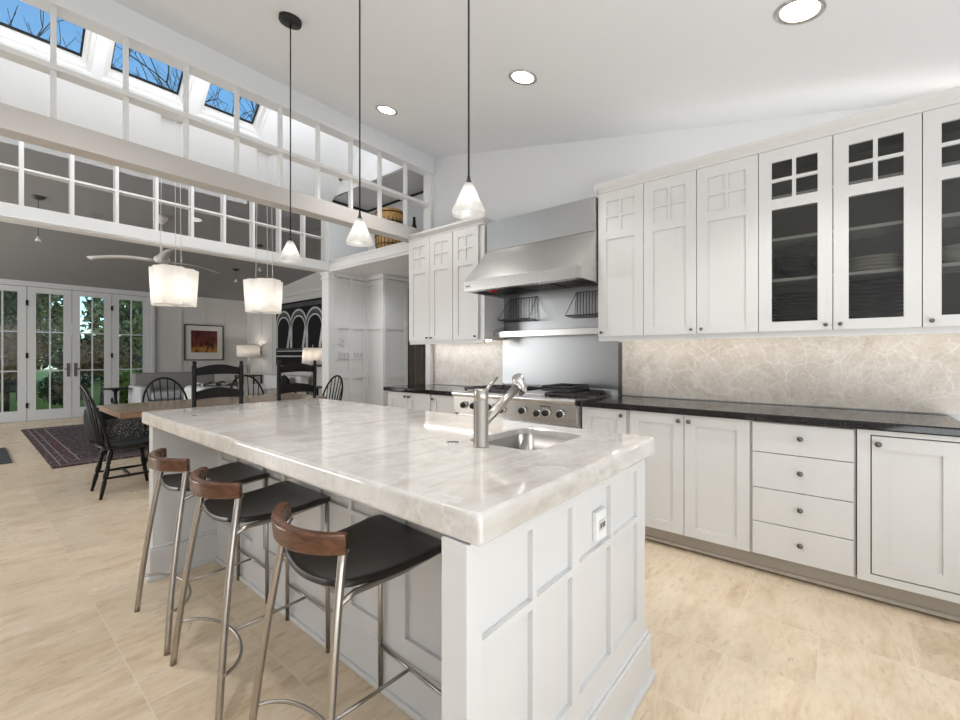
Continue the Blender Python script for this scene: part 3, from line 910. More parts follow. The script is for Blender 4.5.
for gi in range(4):
    if gi == 2: pass
    ga = Y0 + 0.04 + gi * 0.285
    gb = ga + 0.265
    if gi == 1:
        obj('griddle', MB().box(2.94, 3.38, ga, gb, 0.922, 0.945), 'steel', r, bevel=0.005, label='steel griddle cover')
        continue
    gm = MB()
    for x in (2.93, 3.155, 3.385): gm.box(x - 0.007, x + 0.007, ga, gb, 0.94, 0.957)
    for y in (ga + 0.007, (ga + gb) / 2, gb - 0.007): gm.box(2.93, 3.385, y - 0.007, y + 0.007, 0.94, 0.957)
    for x in (3.04, 3.27):
        for dx, dy in ((1, 1), (1, -1), (-1, 1), (-1, -1)):
            gm.tube([(x + dx * 0.035, (ga + gb) / 2 + dy * 0.035, 0.95), (x + dx * 0.1, (ga + gb) / 2 + dy * 0.11, 0.95)], 0.006, 6)
    for x in (2.94, 3.375):
        for y in (ga + 0.01, gb - 0.01): gm.box(x - 0.008, x + 0.008, y - 0.008, y + 0.008, 0.922, 0.945)
    obj('grate', gm, 'iron', r)
    for x in (3.04, 3.27):
        obj('burner', MB().lathe([(0.05, 0), (0.052, 0.012), (0.035, 0.014), (0.035, 0.022), (0.001, 0.023)], (x, (ga + gb) / 2, 0.922)), 'iron', r)
wm = MB()
wm.box(3.02, 3.36, 1.60, 1.86, 0.957, 0.972)
for y in (1.62, 1.70, 1.78, 1.84): wm.tube([(3.05, y, 0.985), (3.33, y, 0.985)], 0.008, 8)
wm.tube([(3.03, 1.61, 0.992), (3.35, 1.61, 0.992), (3.35, 1.85, 0.992), (3.03, 1.85, 0.992)], 0.011, 8, closed=True)
tag(obj('wok_grate', wm, 'iron', loc=(3.19, 1.73, 0.957)), 'raised black grate standing on the right rear burners', 'grate')

tag(obj('steel_backguard_sheet', MB().box(3.486, 3.499, 1.40, 2.60, 0.965, 1.86), 'steel_back', loc=(3.49, 2.0, 0.965)), 'brushed steel sheet on the wall behind the range', 'panel')
for y in (1.415, 2.585):
    pass
tag(obj('steel_edge_strip', MB().box(3.478, 3.486, 1.372, 1.402, 0.916, 1.352), 'steel_dark', loc=(3.48, 1.39, 0.916)), 'narrow dark steel strip where the sheet meets the stone', 'strip')

r = thing('range_hood', 'large stainless range hood with sloped canopy', 'hood', (3.2, 2.0, 1.81))
H0, H1 = 1.437, 2.575
obj('canopy', MB().hexa([(2.885, H0, 1.905), (3.48, H0, 1.905), (3.48, H1, 1.905), (2.885, H1, 1.905)], [(3.12, H0 + 0.0, 2.204), (3.48, H0 + 0.0, 2.204), (3.48, H1 - 0.07, 2.204), (3.12, H1 - 0.07, 2.204)]), 'steel', r)
lp = MB()
lp.box(2.875, 2.90, H0, H1, 1.81, 1.905).box(2.90, 3.48, H0, H0 + 0.02, 1.81, 1.905).box(2.90, 3.48, H1 - 0.02, H1, 1.81, 1.905).box(2.90, 2.95, H0 + 0.02, H1 - 0.02, 1.81, 1.818)
obj('lip', lp, 'steel', r, bevel=0.002)
obj('duct_cover', MB().box(3.118, 3.48, H0, H1 - 0.07, 2.206, 2.468), 'steel_flat', r, bevel=0.002)
fl = MB().box(2.95, 3.47, H0 + 0.02, H1 - 0.02, 1.86, 1.87)
obj('hood_underside', fl, 'steel_dark', r, label='dark underside')
for k in range(3):
    a = H0 + 0.05 + k * 0.355
    f = MB()
    for j in range(9): f.box(3.12, 3.42, a + j * 0.036, a + j * 0.036 + 0.02, 1.838, 1.86)
    f.box(3.105, 3.12, a - 0.01, a + 0.33, 1.836, 1.86)
    obj('filter', f, 'steel_dark', r, label='dark baffle filter')
for y in (2.35, 1.75):
    pass
for y in (1.58, 1.98):
    obj('light_cover', MB().lathe([(0.001, 0), (0.05, 0.0), (0.055, 0.02), (0.001, 0.02)], (3.02, y, 1.84)), 'iron', r)
obj('heat_lamp', MB().ball((3.02, 2.36, 1.845), 0.055, (1, 1, 0.8)), 'red_lamp', r, label='dark red heat lamp')
bg = MB().box(2.872, 2.875, 2.495, 2.555, 1.835, 1.875)
bo = obj('badge', bg, 'plastic_white', r, label='pale badge with dark lettering bars')
bl = MB()
for k in range(5): bl.box(2.8705, 2.872, 2.504 + k * 0.009, 2.510 + k * 0.009, 1.849, 1.862)
obj('badge_lettering', bl, 'steel_dark', bo)

tag(obj('steel_shelf', MB().box(3.30, 3.486, 1.44, 2.575, 1.418, 1.474), 'steel', loc=(3.4, 2.0, 1.42), bevel=0.003), 'long stainless shelf across the steel sheet above the range', 'shelf')
def rack(y0, y1, label):
    mb = MB()
    z0, z1 = 1.575, 1.80
    x0, x1 = 3.31, 3.476
    fr = [(x1, y0, z1), (x1, y1, z1), (x1, y1 + 0.02, z0), (x1, y0 - 0.02, z0)]
    mb.tube(fr, 0.004, 6, closed=True)
    mb.tube([(x1, y0 - 0.02, z0), (x0, y0 - 0.02, z0 + 0.01), (x0, y1 + 0.02, z0 + 0.01), (x1, y1 + 0.02, z0)], 0.004, 6)
    mb.tube([(x0, y0 - 0.02, z0 + 0.01), (x1, y0, z1)], 0.003, 6).tube([(x0, y1 + 0.02, z0 + 0.01), (x1, y1, z1)], 0.003, 6)
    n = 10
    for k in range(n):
        y = y0 + (y1 - y0) * (k + 0.5) / n
        mb.tube([(x1 - 0.004, y, z1), (x1 - 0.004, y, z0), (x0, y, z0 + 0.008)], 0.003, 6)
    return tag(obj('wire_rack', mb, 'steel_dark', loc=(3.40, (y0 + y1) / 2, z0)), label, 'rack')
rack(2.19, 2.50, 'folded wire rack hanging under the badge end of the hood')
rack(1.50, 1.78, 'folded wire rack hanging under the end of the hood next to the solid wall cabinet')

# under-cabinet and over-cabinet light strips
def strip(y0, y1, z, label, up=False, x=3.30, mat='led'):
    o = tag(obj('light_strip', MB().box(x, x + 0.03, y0, y1, z, z + 0.012), mat, loc=(x, (y0 + y1) / 2, z)), label, 'light')
    return o
strip(2.62, 3.55, 1.388, 'light strip under the wall cabinets left of the hood')
strip(-0.95, 1.38, 1.377, 'light strip under the wall cabinets right of the hood')
strip(-0.95, 1.30, 2.556, 'light strip lying on top of the wall cabinets right of the hood', mat='led_soft')

# ------------------------------------------------------------------ island
IX0, IX1, IY0, IY1 = 0.655, 1.722, 0.545, 3.032
r = thing('kitchen_island', 'white panelled kitchen island with overhang for stools', 'island', (1.2, 1.79, 0))
EY = 0.575
bd = MB()
bd.box(1.02, 1.69, EY + 0.07, 3.0, 0.0, 0.64)
bd.cells((1.02, 1.69), (EY + 0.07, 3.0), [(1.18, 1.625, 0.75, 1.10)], lambda a, b, c, d: bd.box(a, b, c, d, 0.64, 0.857))
obj('body', bd, 'island_paint', r)
# near end panel with stiles, rails and crosses
ep = MB()
hs = []
for (a, b, m_) in ((0.70, 1.098, 0.904), (1.142, 1.606, 1.374)):
    for (p, q) in ((a, m_ - 0.010), (m_ + 0.010, b)):
        hs.append((p, q, 0.262, 0.622)); hs.append((p, q, 0.642, 0.818))
ep.cells((0.65, 1.69), (0.0, 0.857), hs, lambda u0, u1, v0, v1: ep.box(u0, u1, EY, EY + 0.014, v0, v1))
ep.box(0.65, 1.69, EY + 0.014, EY + 0.07, 0.0, 0.857)
obj('end_panel', ep, 'island_paint', r)
bs = MB()
def base_run(mb, x0, x1, y0, y1):
    mb.box(x0 - 0.018, x1 + 0.018, y0 - 0.018, y1 + 0.018, 0.0, 0.168)
    mb.box(x0 - 0.010, x1 + 0.010, y0 - 0.010, y1 + 0.010, 0.168, 0.182)
    mb.box(x0 - 0.032, x1 + 0.032, y0 - 0.032, y1 + 0.032, 0.0, 0.022)
base_run(bs, 0.65, 1.69, EY, 0.645)
base_run(bs, 1.02, 1.69, 0.645, 3.0)
base_run(bs, 0.685, 1.02, 2.93, 3.0)
obj('base_moulding', bs, 'island_paint', r, bevel=0.004)
fw = MB().box(0.685, 1.02, 2.93, 3.0, 0.0, 0.857)
obj('far_wing', fw, 'island_paint', r)
lp = MB()
hs = []
for k in range(4):
    a = 0.68 + k * 0.56
    hs.append((a + 0.06, a + 0.27, 0.24, 0.60)); hs.append((a + 0.29, a + 0.50, 0.24, 0.60)); hs.append((a + 0.06, a + 0.27, 0.62, 0.80)); hs.append((a + 0.29, a + 0.50, 0.62, 0.80))
lp.cells((0.646, 2.93), (0.0, 0.857), hs, lambda u0, u1, v0, v1: lp.box(1.006, 1.02, u0, u1, v0, v1))
obj('side_panel', lp, 'island_paint', r)
ro = obj('outlet', MB().box(1.255, 1.325, EY - 0.002, EY + 0.014, 0.665, 0.755), 'plastic_white', r, bevel=0.003, label='white outlet plate')
sk_ = MB().box(1.270, 1.310, EY - 0.005, EY - 0.002, 0.695, 0.727)
obj('socket', sk_, 'mount', ro)
sl2 = MB()
for x in (1.277, 1.291, 1.303):
    sl2.box(x - 0.0025, x + 0.0025, EY - 0.0065, EY - 0.0045, 0.703, 0.719)
obj('slot', sl2, 'black_matte', ro)

# island top with sink cut-out
SX0, SX1, SY0, SY1 = 1.205, 1.60, 0.775, 1.075
mb = MB()
outer = slab_rings(IX0, IX1, IY0, IY1, 0.858, 0.926, 0.014, 0.011, seg=7)
inner_top = [(p[0], p[1], 0.926) for p in rounded_rect(SX0 - 0.003, SX1 + 0.003, SY0 - 0.003, SY1 + 0.003, 0.06, 7)]
inner_a = [(p[0], p[1], 0.922) for p in rounded_rect(SX0, SX1, SY0, SY1, 0.057, 7)]
inner_b = [(p[0], p[1], 0.858) for p in rounded_rect(SX0, SX1, SY0, SY1, 0.057, 7)]
mb.loft(outer + [inner_top, inner_a, inner_b], closed=True, smooth=False)
tag(obj('island_countertop', mb, 'quartzite', loc=(1.19, 1.79, 0.858)), 'thick veined white stone slab on the island', 'counter')
# undermount sink
mb = MB()
def rr(ins, z, q): return [(p[0], p[1], z) for p in rounded_rect(SX0 + ins, SX1 - ins, SY0 + ins, SY1 - ins, q, 7)]
mb.loft([rr(0.0008, 0.900, 0.056), rr(0.003, 0.72, 0.053), rr(0.012, 0.69, 0.045), rr(0.03, 0.682, 0.03), rr(0.12, 0.679, 0.02)], caps=False)
mb.bm.faces.new([mb.bm.verts.new(p) for p in rr(0.12, 0.679, 0.02)])
bmesh.ops.remove_doubles(mb.bm, verts=mb.bm.verts, dist=1e-5)
r = thing('sink', 'small stainless sink set into the island top', 'sink', (1.4, 0.925, 0.679))
so = obj('basin', mb, 'sink_steel', r)
sm = so.modifiers.new('wall', 'SOLIDIFY'); sm.thickness = 0.0006
obj('drain', MB().lathe([(0.001, 0), (0.045, 0), (0.045, 0.004), (0.03, 0.002), (0.001, 0.002)], (1.40, 0.925, 0.680)), 'chrome', r)

r = thing('faucet', 'tall cylindrical brushed-nickel faucet with angled spout by the sink', 'faucet', (1.156, 0.955, 0.926))
obj('body', MB().lathe([(0.001, 0), (0.0275, 0), (0.0275, 0.005), (0.026, 0.007), (0.026, 0.157), (0.0245, 0.159), (0.0245, 0.161), (0.026, 0.163), (0.026, 0.196), (0.0245, 0.199), (0.001, 0.199)], (1.156, 0.955, 0.926), 32), 'nickel', r)
obj('spout', MB().tube([(1.168, 0.955, 1.005), (1.27, 0.955, 1.062), (1.385, 0.955, 1.126)], 0.0165, 20), 'nickel', r)
obj('spray_head', MB().tube([(1.374, 0.955, 1.163), (1.381, 0.955, 1.152), (1.402, 0.955, 1.112), (1.410, 0.955, 1.098)], [0.019, 0.024, 0.024, 0.021], 20).tube([(1.365, 0.955, 1.115), (1.388, 0.955, 1.128)], 0.019, 16), 'chrome', r)
obj('lever', MB().tube([(1.172, 0.955, 1.113), (1.248, 0.955, 1.162)], [0.0065, 0.005], 12), 'nickel', r)
tag(obj('air_switch_ring', MB().tube([(1.14 + 0.021 * math.cos(2 * PI * k / 28), 1.075 + 0.021 * math.sin(2 * PI * k / 28), 0.9285) for k in range(28)], 0.0025, 6, closed=True).lathe([(0.001, 0), (0.019, 0), (0.019, 0.002), (0.001, 0.002)], (1.14, 1.075, 0.926)), 'chrome', loc=(1.14, 1.075, 0.926)), 'small round metal button set in the island top behind the faucet', 'button')

# ------------------------------------------------------------------ bar stools
def bez(p0, p1, p2, n=14):
    return [tuple((1 - t) ** 2 * a + 2 * t * (1 - t) * b + t * t * c for a, b, c in zip(p0, p1, p2)) for t in [i / n for i in range(n + 1)]]
def make_stool(label):
    r = thing('bar_stool', label, 'stool', (0.77, 1.82, 0), 0, 'bar stools along the island')
    # seat
    n, m = 16, 20
    mb = MB()
    rows = []
    for i in range(m + 1):
        v = i / m
        x = -0.145 + 0.37 * v
        w = 0.163 + 0.030 * v
        if v < 0.12: w *= 0.80 + 0.20 * math.sqrt(1 - ((0.12 - v) / 0.12) ** 2)
        if v > 0.93: w *= 0.93 + 0.07 * math.sqrt(max(0, 1 - ((v - 0.93) / 0.07) ** 2))
        row = []
        for j in range(n + 1):
            u = -1 + 2 * j / n
            xx = x - 0.02 * (1 - u * u) * (1 - v) + 0.012 * (1 - u * u) * v
            z = 0.645 + 0.018 * (abs(2 * v - 1) ** 2) - 0.014 * (1 - u * u) * (1 - 0.4 * v)
            if v > 0.85: z -= 0.10 * (v - 0.85) ** 1.2
            row.append((xx, u * w, z))
        rows.append(row)
    mb.loft(rows, cyc=False, caps=False)
    so = obj('seat', mb, 'seat_black', r, local=True)
    q = so.modifiers.new('thickness', 'SOLIDIFY'); q.thickness = 0.02; q.offset = -1
    q = so.modifiers.new('edge', 'BEVEL'); q.width = 0.005; q.segments = 2; q.limit_method = 'ANGLE'; q.angle_limit = R(50)
    # backrest
    rad, cx = 0.235, 0.0275
    rings = []
    for i in range(25):
        a = R(-49 + 98 * i / 24)
        t = abs(a) / R(49)
        hh = 0.030 - 0.003 * t ** 2
        th = 0.014
        cxx, cyy = cx - rad * math.cos(a), rad * math.sin(a)
        ox, oy = -math.cos(a), math.sin(a)
        zc = 0.757 + 0.003 * t
        prof = [(-th, -hh + 0.006), (-th + 0.005, -hh), (th - 0.005, -hh), (th, -hh + 0.006), (th + 0.006, hh - 0.006), (th + 0.001, hh), (-th + 0.007, hh), (-th + 0.001, hh - 0.007)]
        rings.append([(cxx + p * ox, cyy + p * oy, zc + z) for p, z in prof])
    obj('backrest', MB().loft(rings, smooth=False), 'walnut', r, local=True, bevel=0.003, label='curved walnut backrest')
    for s in (1, -1):
        pts = bez((-0.132, s * 0.165, 0.728), (-0.190, s * 0.200, 0.40), (-0.222, s * 0.238, 0.0), 18)
        pts = [(-0.122, s * 0.163, 0.742)] + pts
        obj('leg', MB().tube(pts, 0.0118, 12), 'nickel', r, local=True, label='curved steel rear leg')
    for s in (1, -1):
        obj('leg', MB().tube([(0.213, s * 0.172, 0.634), (0.214, s * 0.174, 0.3), (0.215, s * 0.175, 0.0)], 0.0088, 12), 'nickel', r, local=True, label='thin straight steel front leg')
    f = MB()
    for s in (1, -1):
        f.tube([(-0.152, s * 0.180, 0.612), (-0.10, s * 0.170, 0.622), (0.05, s * 0.168, 0.618), (0.205, s * 0.172, 0.634)], 0.0085, 10)
    f.tube([(0.213, -0.172, 0.634), (0.213, 0.172, 0.634)], 0.0085, 10)
    f.tube([(-0.150, 0.176, 0.635), (-0.135, 0.15, 0.632), (-0.12, 0.08, 0.618), (-0.12, -0.08, 0.618), (-0.135, -0.15, 0.632), (-0.150, -0.176, 0.635)], 0.0075, 10)
    obj('seat_frame', f, 'nickel', r, local=True)
    f = MB()
    f.tube([(0.2145, -0.174, 0.17), (0.2145, 0.174, 0.17)], 0.006, 8)
    f.tube([(0.2145, 0, 0.17), (-0.085, 0, 0.165)], 0.006, 8)
    f.tube([(-0.212 + 0.127 * math.cos(R(a)), 0.229 * math.sin(R(a)), 0.165) for a in range(-90, 91, 10)], 0.006, 8)
    obj('footrest', f, 'nickel', r, local=True)
    return r
st = make_stool('middle bar stool of the three at the island')
dup(st, (0.772, 2.385, 0), None, 'bar stool nearest the dining table, farthest of the three at the island')
dup(st, (0.77, 1.14, 0), R(-3), 'bar stool nearest the sink end, in front of the other two')

# ------------------------------------------------------------------ kitchen pendants and ceiling lights
def make_pendant(label):
    r = thing('cone_pendant_light', label, 'lamp', (1.30, 2.595, 1.818), 0, 'cone pendants over the island')
    zc = CZ(2.595) - 1.818
    cn = MB().lathe([(0.001, -0.03), (0.062, -0.03), (0.066, -0.02), (0.066, 0.0), (0.001, 0.0)], (0, 0, 0))
    bmesh.ops.rotate(cn.bm, cent=(0, 0, 0), matrix=Matrix.Rotation(math.atan(0.212), 3, 'X'), verts=cn.bm.verts)
    bmesh.ops.translate(cn.bm, vec=(0, 0, zc - 0.001), verts=cn.bm.verts)
    obj('canopy', cn, 'black_matte', r, local=True, label='black ceiling canopy')
    obj('cord', MB().tube([(0, 0, 0.15), (0, 0, zc - 0.025)], 0.004, 8), 'black_matte', r, local=True)
    obj('socket', MB().lathe([(0.001, 0.158), (0.006, 0.158), (0.008, 0.142), (0.014, 0.128), (0.014, 0.112), (0.001, 0.112)]), 'black_matte', r, local=True)
    obj('shade', MB().lathe([(0.067, 0.0), (0.0665, 0.018), (0.062, 0.028), (0.016, 0.128), (0.013, 0.128), (0.058, 0.028), (0.063, 0.016), (0.0645, 0.0), (0.067, 0.0)], seg=32, close=False), 'shade_glass', r, local=True, label='frosted glass cone')
    obj('bulb', MB().ball((0, 0, 0.075), 0.018, (1, 1, 1.5)), 'bulb', r, local=True)
    return r
pend = make_pendant('cone pendant light hanging farthest from the sink')
for (x, y, lb) in ((1.318, 1.90, 'cone pendant light in the middle of the three over the island'), (1.331, 1.165, 'cone pendant light hanging nearest the sink')):
    p2 = dup(pend, (x, y, 1.818), None, lb)
    dzz = CZ(y) - CZ(2.595)
    for ch in p2.children:
        if ch.name.startswith('canopy'): ch.location.z += dzz
        if ch.name.startswith('cord'):
            L0, L1 = CZ(2.595) - 1.818 - 0.175, CZ(y) - 1.818 - 0.175
            ch.scale.z = L1 / L0
            ch.location.z = 0.15 * (1 - L1 / L0)
for p_ in ((1.30, 2.595), (1.318, 1.90), (1.331, 1.165)):
    lamp('pendant_glow', (p_[0], p_[1], 1.80), 3, spot=130, radius=0.03)

def make_downlight(label):
    r = thing('recessed_ceiling_light', label, 'light', (2.415, 0.134, CZ(0.134)), 0, 'recessed lights in the kitchen ceiling')
    rot = Matrix.Rotation(math.atan(0.212), 3, 'X')
    a = MB().lathe([(0.074, 0.0), (0.095, -0.001), (0.097, -0.006), (0.09, -0.009), (0.074, -0.006), (0.074, 0.0)], close=False, seg=32)
    bmesh.ops.rotate(a.bm, cent=(0, 0, 0), matrix=rot, verts=a.bm.verts)
    obj('trim_ring', a, 'steel', r, local=True)
    a = MB().lathe([(0.001, -0.001), (0.074, -0.001), (0.074, -0.004), (0.04, -0.0045), (0.001, -0.0045)], seg=32)
    bmesh.ops.rotate(a.bm, cent=(0, 0, 0), matrix=rot, verts=a.bm.verts)
    obj('lens', a, 'downlight', r, local=True)
    return r
dl = make_downlight('recessed ceiling light at the top photo edge above the glass cabinets')
dup(dl, (2.415, 1.63, CZ(1.63)), None, 'recessed ceiling light between the sink pendant and the hood')
dup(dl, (2.415, 3.079, CZ(3.079)), None, 'recessed ceiling light close to the upper lattice')
for y in (0.134, 1.63, 3.079):
    lamp('downlight_and_fill_beam', (2.415, y, CZ(y) - 0.03), 31, (1, 0.975, 0.95), 0.07, spot=108)
for x, y, pw in ((0.42, 0.1, 10), (0.36, 1.3, 36), (0.42, 2.6, 26), (-1.6, -0.4, 8), (-1.6, 1.2, 10), (-1.6, 2.7, 16)):  # added spots without fixtures, mostly fill for floor and ceiling
    lamp('downlight_and_fill_beam', (x, y, CZ(y) - 0.05), pw, (1, 0.975, 0.95), 0.06, spot=125)

lamp('hall_fill_spot', (3.50, 4.55, 2.36), 7, (0.93, 0.97, 1.0), 0.06, spot=150)  # added spot with no fixture, brightens the hall panelling

# ------------------------------------------------------------------ dining: lamps, table, chairs
def make_drum(label):
    r = thing('drum_pendant_light', label, 'lamp', (1.338, 5.05, 1.74), 0, 'white drum pendants over the dining table')
    rings = []
    for (k, z) in ((0.90, 0.0), (0.905, 0.01), (0.96, 0.18), (1.0, 0.35), (1.0, 0.36)):
        rings.append([((0.190 + 0.028 * math.cos(3 * t) + 0.010 * math.cos(9 * t)) * k * math.cos(t), (0.190 + 0.028 * math.cos(3 * t) + 0.010 * math.cos(9 * t)) * k * math.sin(t), z) for t in [2 * PI * j / 90 for j in range(90)]])
    obj('shade', MB().loft(rings, caps=False), 'shade_fabric', r, local=True, label='lobed white glowing shade')
    obj('diffuser', MB().lathe([(0.001, 0.012), (0.145, 0.012), (0.145, 0.016), (0.001, 0.016)], seg=40), 'shade_fabric', r, local=True)
    zt = SZ(5.05) - 1.74
    for (x, y) in ((0.09, 0.05), (-0.09, 0.05), (0.0, -0.1)):
        obj('cord', MB().tube([(x, y, 0.25), (x * 0.8, y * 0.8, zt - 0.02)], 0.0022, 6), 'cord_white', r, local=True)
    obj('canopy', MB().lathe([(0.001, zt - 0.03), (0.09, zt - 0.03), (0.09, zt + 0.02), (0.001, zt + 0.02)], seg=30), 'lamp_white', r, local=True)
    obj('bulb', MB().ball((0, 0, 0.2), 0.03), 'bulb', r, local=True)
    return r
dr = make_drum('white lobed drum pendant over the left end of the dining table')
dup(dr, (2.235, 5.05, 1.74), R(25), 'white lobed drum pendant over the right end of the dining table')
for x in (1.338, 2.235):
    lamp('drum_glow', (x, 5.05, 1.92), 1.9, (1, 0.93, 0.84), 0.05)

r = thing('dining_table', 'long weathered wood dining table behind the island', 'table', (1.85, 5.2, 0))
tp = MB()
for k in range(6):
    tp.box(1.03, 2.67, 4.755 + k * 0.149, 4.755 + (k + 1) * 0.149 - 0.002, 0.708, 0.752)
tp.box(0.885, 1.028, 4.75, 5.65, 0.706, 0.752).box(2.672, 2.815, 4.75, 5.65, 0.706, 0.752)
obj('tabletop', tp, 'table_wood', r, bevel=0.003)
obj('edge_board', MB().box(0.883, 0.886, 4.752, 5.648, 0.70, 0.748).box(0.885, 2.815, 4.747, 4.75, 0.70, 0.748), 'table_edge', r)
for x in (1.47, 2.30):
    obj('pedestal', MB().lathe([(0.001, 0.06), (0.05, 0.06), (0.075, 0.14), (0.05, 0.22), (0.06, 0.40), (0.085, 0.52), (0.05, 0.60), (0.06, 0.66), (0.001, 0.66)], (x, 5.2, 0), 24), 'table_edge', r)
    obj('foot', MB().prism([(4.80, 0), (5.60, 0), (5.60, 0.03), (5.28, 0.085), (5.12, 0.085), (4.80, 0.03)], 'x', x - 0.045, x + 0.045), 'table_edge', r, bevel=0.006)
    obj('cross_bearer', MB().box(x - 0.04, x + 0.04, 4.86, 5.54, 0.655, 0.706), 'table_edge', r)

def make_windsor(label):
    r = thing('windsor_chair', label, 'chair', (0.99, 5.085, 0), R(-90), 'black Windsor chairs around the dining table')
    # local: faces +y
    n = 28
    rings = []
    def outl(k, z):
        pts = []
        for j in range(n):
            a = 2 * PI * j / n
            x = 0.225 * math.copysign(abs(math.cos(a)) ** 0.75, math.cos(a)) * (1.0 + 0.06 * math.sin(a))
            y = 0.215 * math.copysign(abs(math.sin(a)) ** 0.75, math.sin(a))
            pts.append((x * k, y * k, z))
        return pts
    rings = [outl(0.82, 0.405), outl(0.97, 0.425), outl(1.0, 0.44), outl(0.97, 0.45), outl(0.7, 0.438), outl(0.02, 0.434)]
    obj('seat', MB().loft(rings), 'black_paint', r, local=True)
    def turned(p0, p1):
        P0, P1 = Vector(p0), Vector(p1)
        ts = [0, 0.05, 0.12, 0.2, 0.27, 0.30, 0.33, 0.4, 0.5, 0.58, 0.62, 0.66, 0.75, 0.88, 1.0]
        rs = [0.012, 0.016, 0.020, 0.022, 0.015, 0.019, 0.013, 0.018, 0.022, 0.020, 0.013, 0.018, 0.017, 0.014, 0.011]
        return MB().tube([P0.lerp(P1, t) for t in ts], rs, 10)
    feet = [(0.20, 0.20), (-0.20, 0.20), (0.195, -0.215), (-0.195, -0.215)]
    tops = [(0.15, 0.13), (-0.15, 0.13), (0.13, -0.13), (-0.13, -0.13)]
    for f, t in zip(feet, tops):
        obj('leg', turned((t[0], t[1], 0.425), (f[0], f[1], 0.0)), 'black_paint', r, local=True)
    def at(i, z):
        k = 1 - z / 0.425
        return (tops[i][0] + (feet[i][0] - tops[i][0]) * k, tops[i][1] + (feet[i][1] - tops[i][1]) * k, z)
    for a, b in ((0, 2), (1, 3)):
        p, q = Vector(at(a, 0.17)), Vector(at(b, 0.17))
        obj('stretcher', MB().tube([p, p.lerp(q, 0.5), q], [0.008, 0.014, 0.008], 8), 'black_paint', r, local=True)
    p = (Vector(at(0, 0.17)) + Vector(at(2, 0.17))) / 2
    q = (Vector(at(1, 0.17)) + Vector(at(3, 0.17))) / 2
    obj('stretcher', MB().tube([p, p.lerp(q, 0.35), p.lerp(q, 0.5), p.lerp(q, 0.65), q], [0.008, 0.012, 0.017, 0.012, 0.008], 8), 'black_paint', r, local=True)
    # bow
    def bow(t):
        a = PI * t
        x = 0.205 * math.cos(a)
        h = 0.545 * (abs(math.sin(a)) ** 0.62)
        return Vector((x * (1 + 0.12 * min(1, h / 0.3)), -0.155 - 0.045 * math.sin(a) - 0.20 * h, 0.435 + h))
    pts = [bow(i / 40) for i in range(41)]
    obj('bow', MB().tube(pts, 0.0115, 10), 'black_paint', r, local=True)
    for k in range(8):
        t = 0.13 + 0.74 * k / 7
        top = bow(t)
        xb = 0.165 * (1 - 2 * k / 7)
        base = Vector((xb, -0.175 - 0.02 * math.cos(xb * 6), 0.436))
        obj('spindle', MB().tube([base, base.lerp(top, 0.35), top], [0.006, 0.0085, 0.0055], 8), 'black_paint', r, local=True)
    return r
wc = make_windsor('black Windsor chair at the left end of the dining table, seen from the side')
dup(wc, (1.53, 5.80, 0), R(180), 'black Windsor chair across the table between the left table end and the first ladder-back')
dup(wc, (2.43, 5.80, 0), R(180), 'black Windsor chair across the table partly behind the left ladder-back')
dup(wc, (2.86, 5.06, 0), R(90), 'black Windsor chair at the right end of the dining table by the white post')

def make_ladder(label):
    r = thing('ladder_back_chair', label, 'chair', (1.595, 4.62, 0), 0, 'black ladder-back chairs on the near side of the table')
    for s in (1, -1):
        x = s * 0.205
        obj('post', MB().tube([(x, 0.0, 0.0), (x, 0, 0.46), (x, -0.02, 1.15), (x, -0.021, 1.157), (x, -0.021, 1.168), (x, -0.021, 1.185), (x, -0.021, 1.193)], [0.019, 0.021, 0.021, 0.013, 0.019, 0.018, 0.006], 14), 'black_paint', r, local=True)
    for (z0, z1) in ((1.055, 1.125), (0.83, 0.905), (0.62, 0.695)):
        top, bot = [], []
        K = 16
        for i in range(K + 1):
            u = -1 + 2 * i / K
            top.append((u * 0.2, z1 + 0.035 * (1 - u * u) ** 1.5))
            bot.append((u * 0.2, z0 + 0.012 * (1 - u * u)))
        ym = -0.018 * (z0 - 0.46) / 0.69
        obj('slat', MB().prism(top + bot[::-1], 'y', ym - 0.008, ym + 0.008), 'black_paint', r, local=True)
    for s in (1, -1):
        obj('leg', MB().tube([(s * 0.23, 0.40, 0), (s * 0.23, 0.40, 0.47)], [0.017, 0.021], 12), 'black_paint', r, local=True)
    obj('seat', MB().prism([(-0.215, -0.01), (0.215, -0.01), (0.245, 0.415), (-0.245, 0.415)], 'z', 0.44, 0.475), 'rush', r, local=True, bevel=0.01, label='woven rush seat')
    for z in (0.18, 0.30):
        for s in (1, -1):
            obj('stretcher', MB().tube([(s * 0.205, 0, z), (s * 0.23, 0.40, z)], 0.010, 8), 'black_paint', r, local=True)
        obj('stretcher', MB().tube([(-0.23, 0.40, z + 0.03), (0.23, 0.40, z + 0.03)], 0.010, 8), 'black_paint', r, local=True)
    obj('stretcher', MB().tube([(-0.205, 0, 0.24), (0.205, 0, 0.24)], 0.010, 8), 'black_paint', r, local=True)
    return r
lb = make_ladder('tall black ladder-back chair, left of the two pushed to the near table side')
dup(lb, (2.385, 4.62, 0), None, 'tall black ladder-back chair in front of the black arched painting')

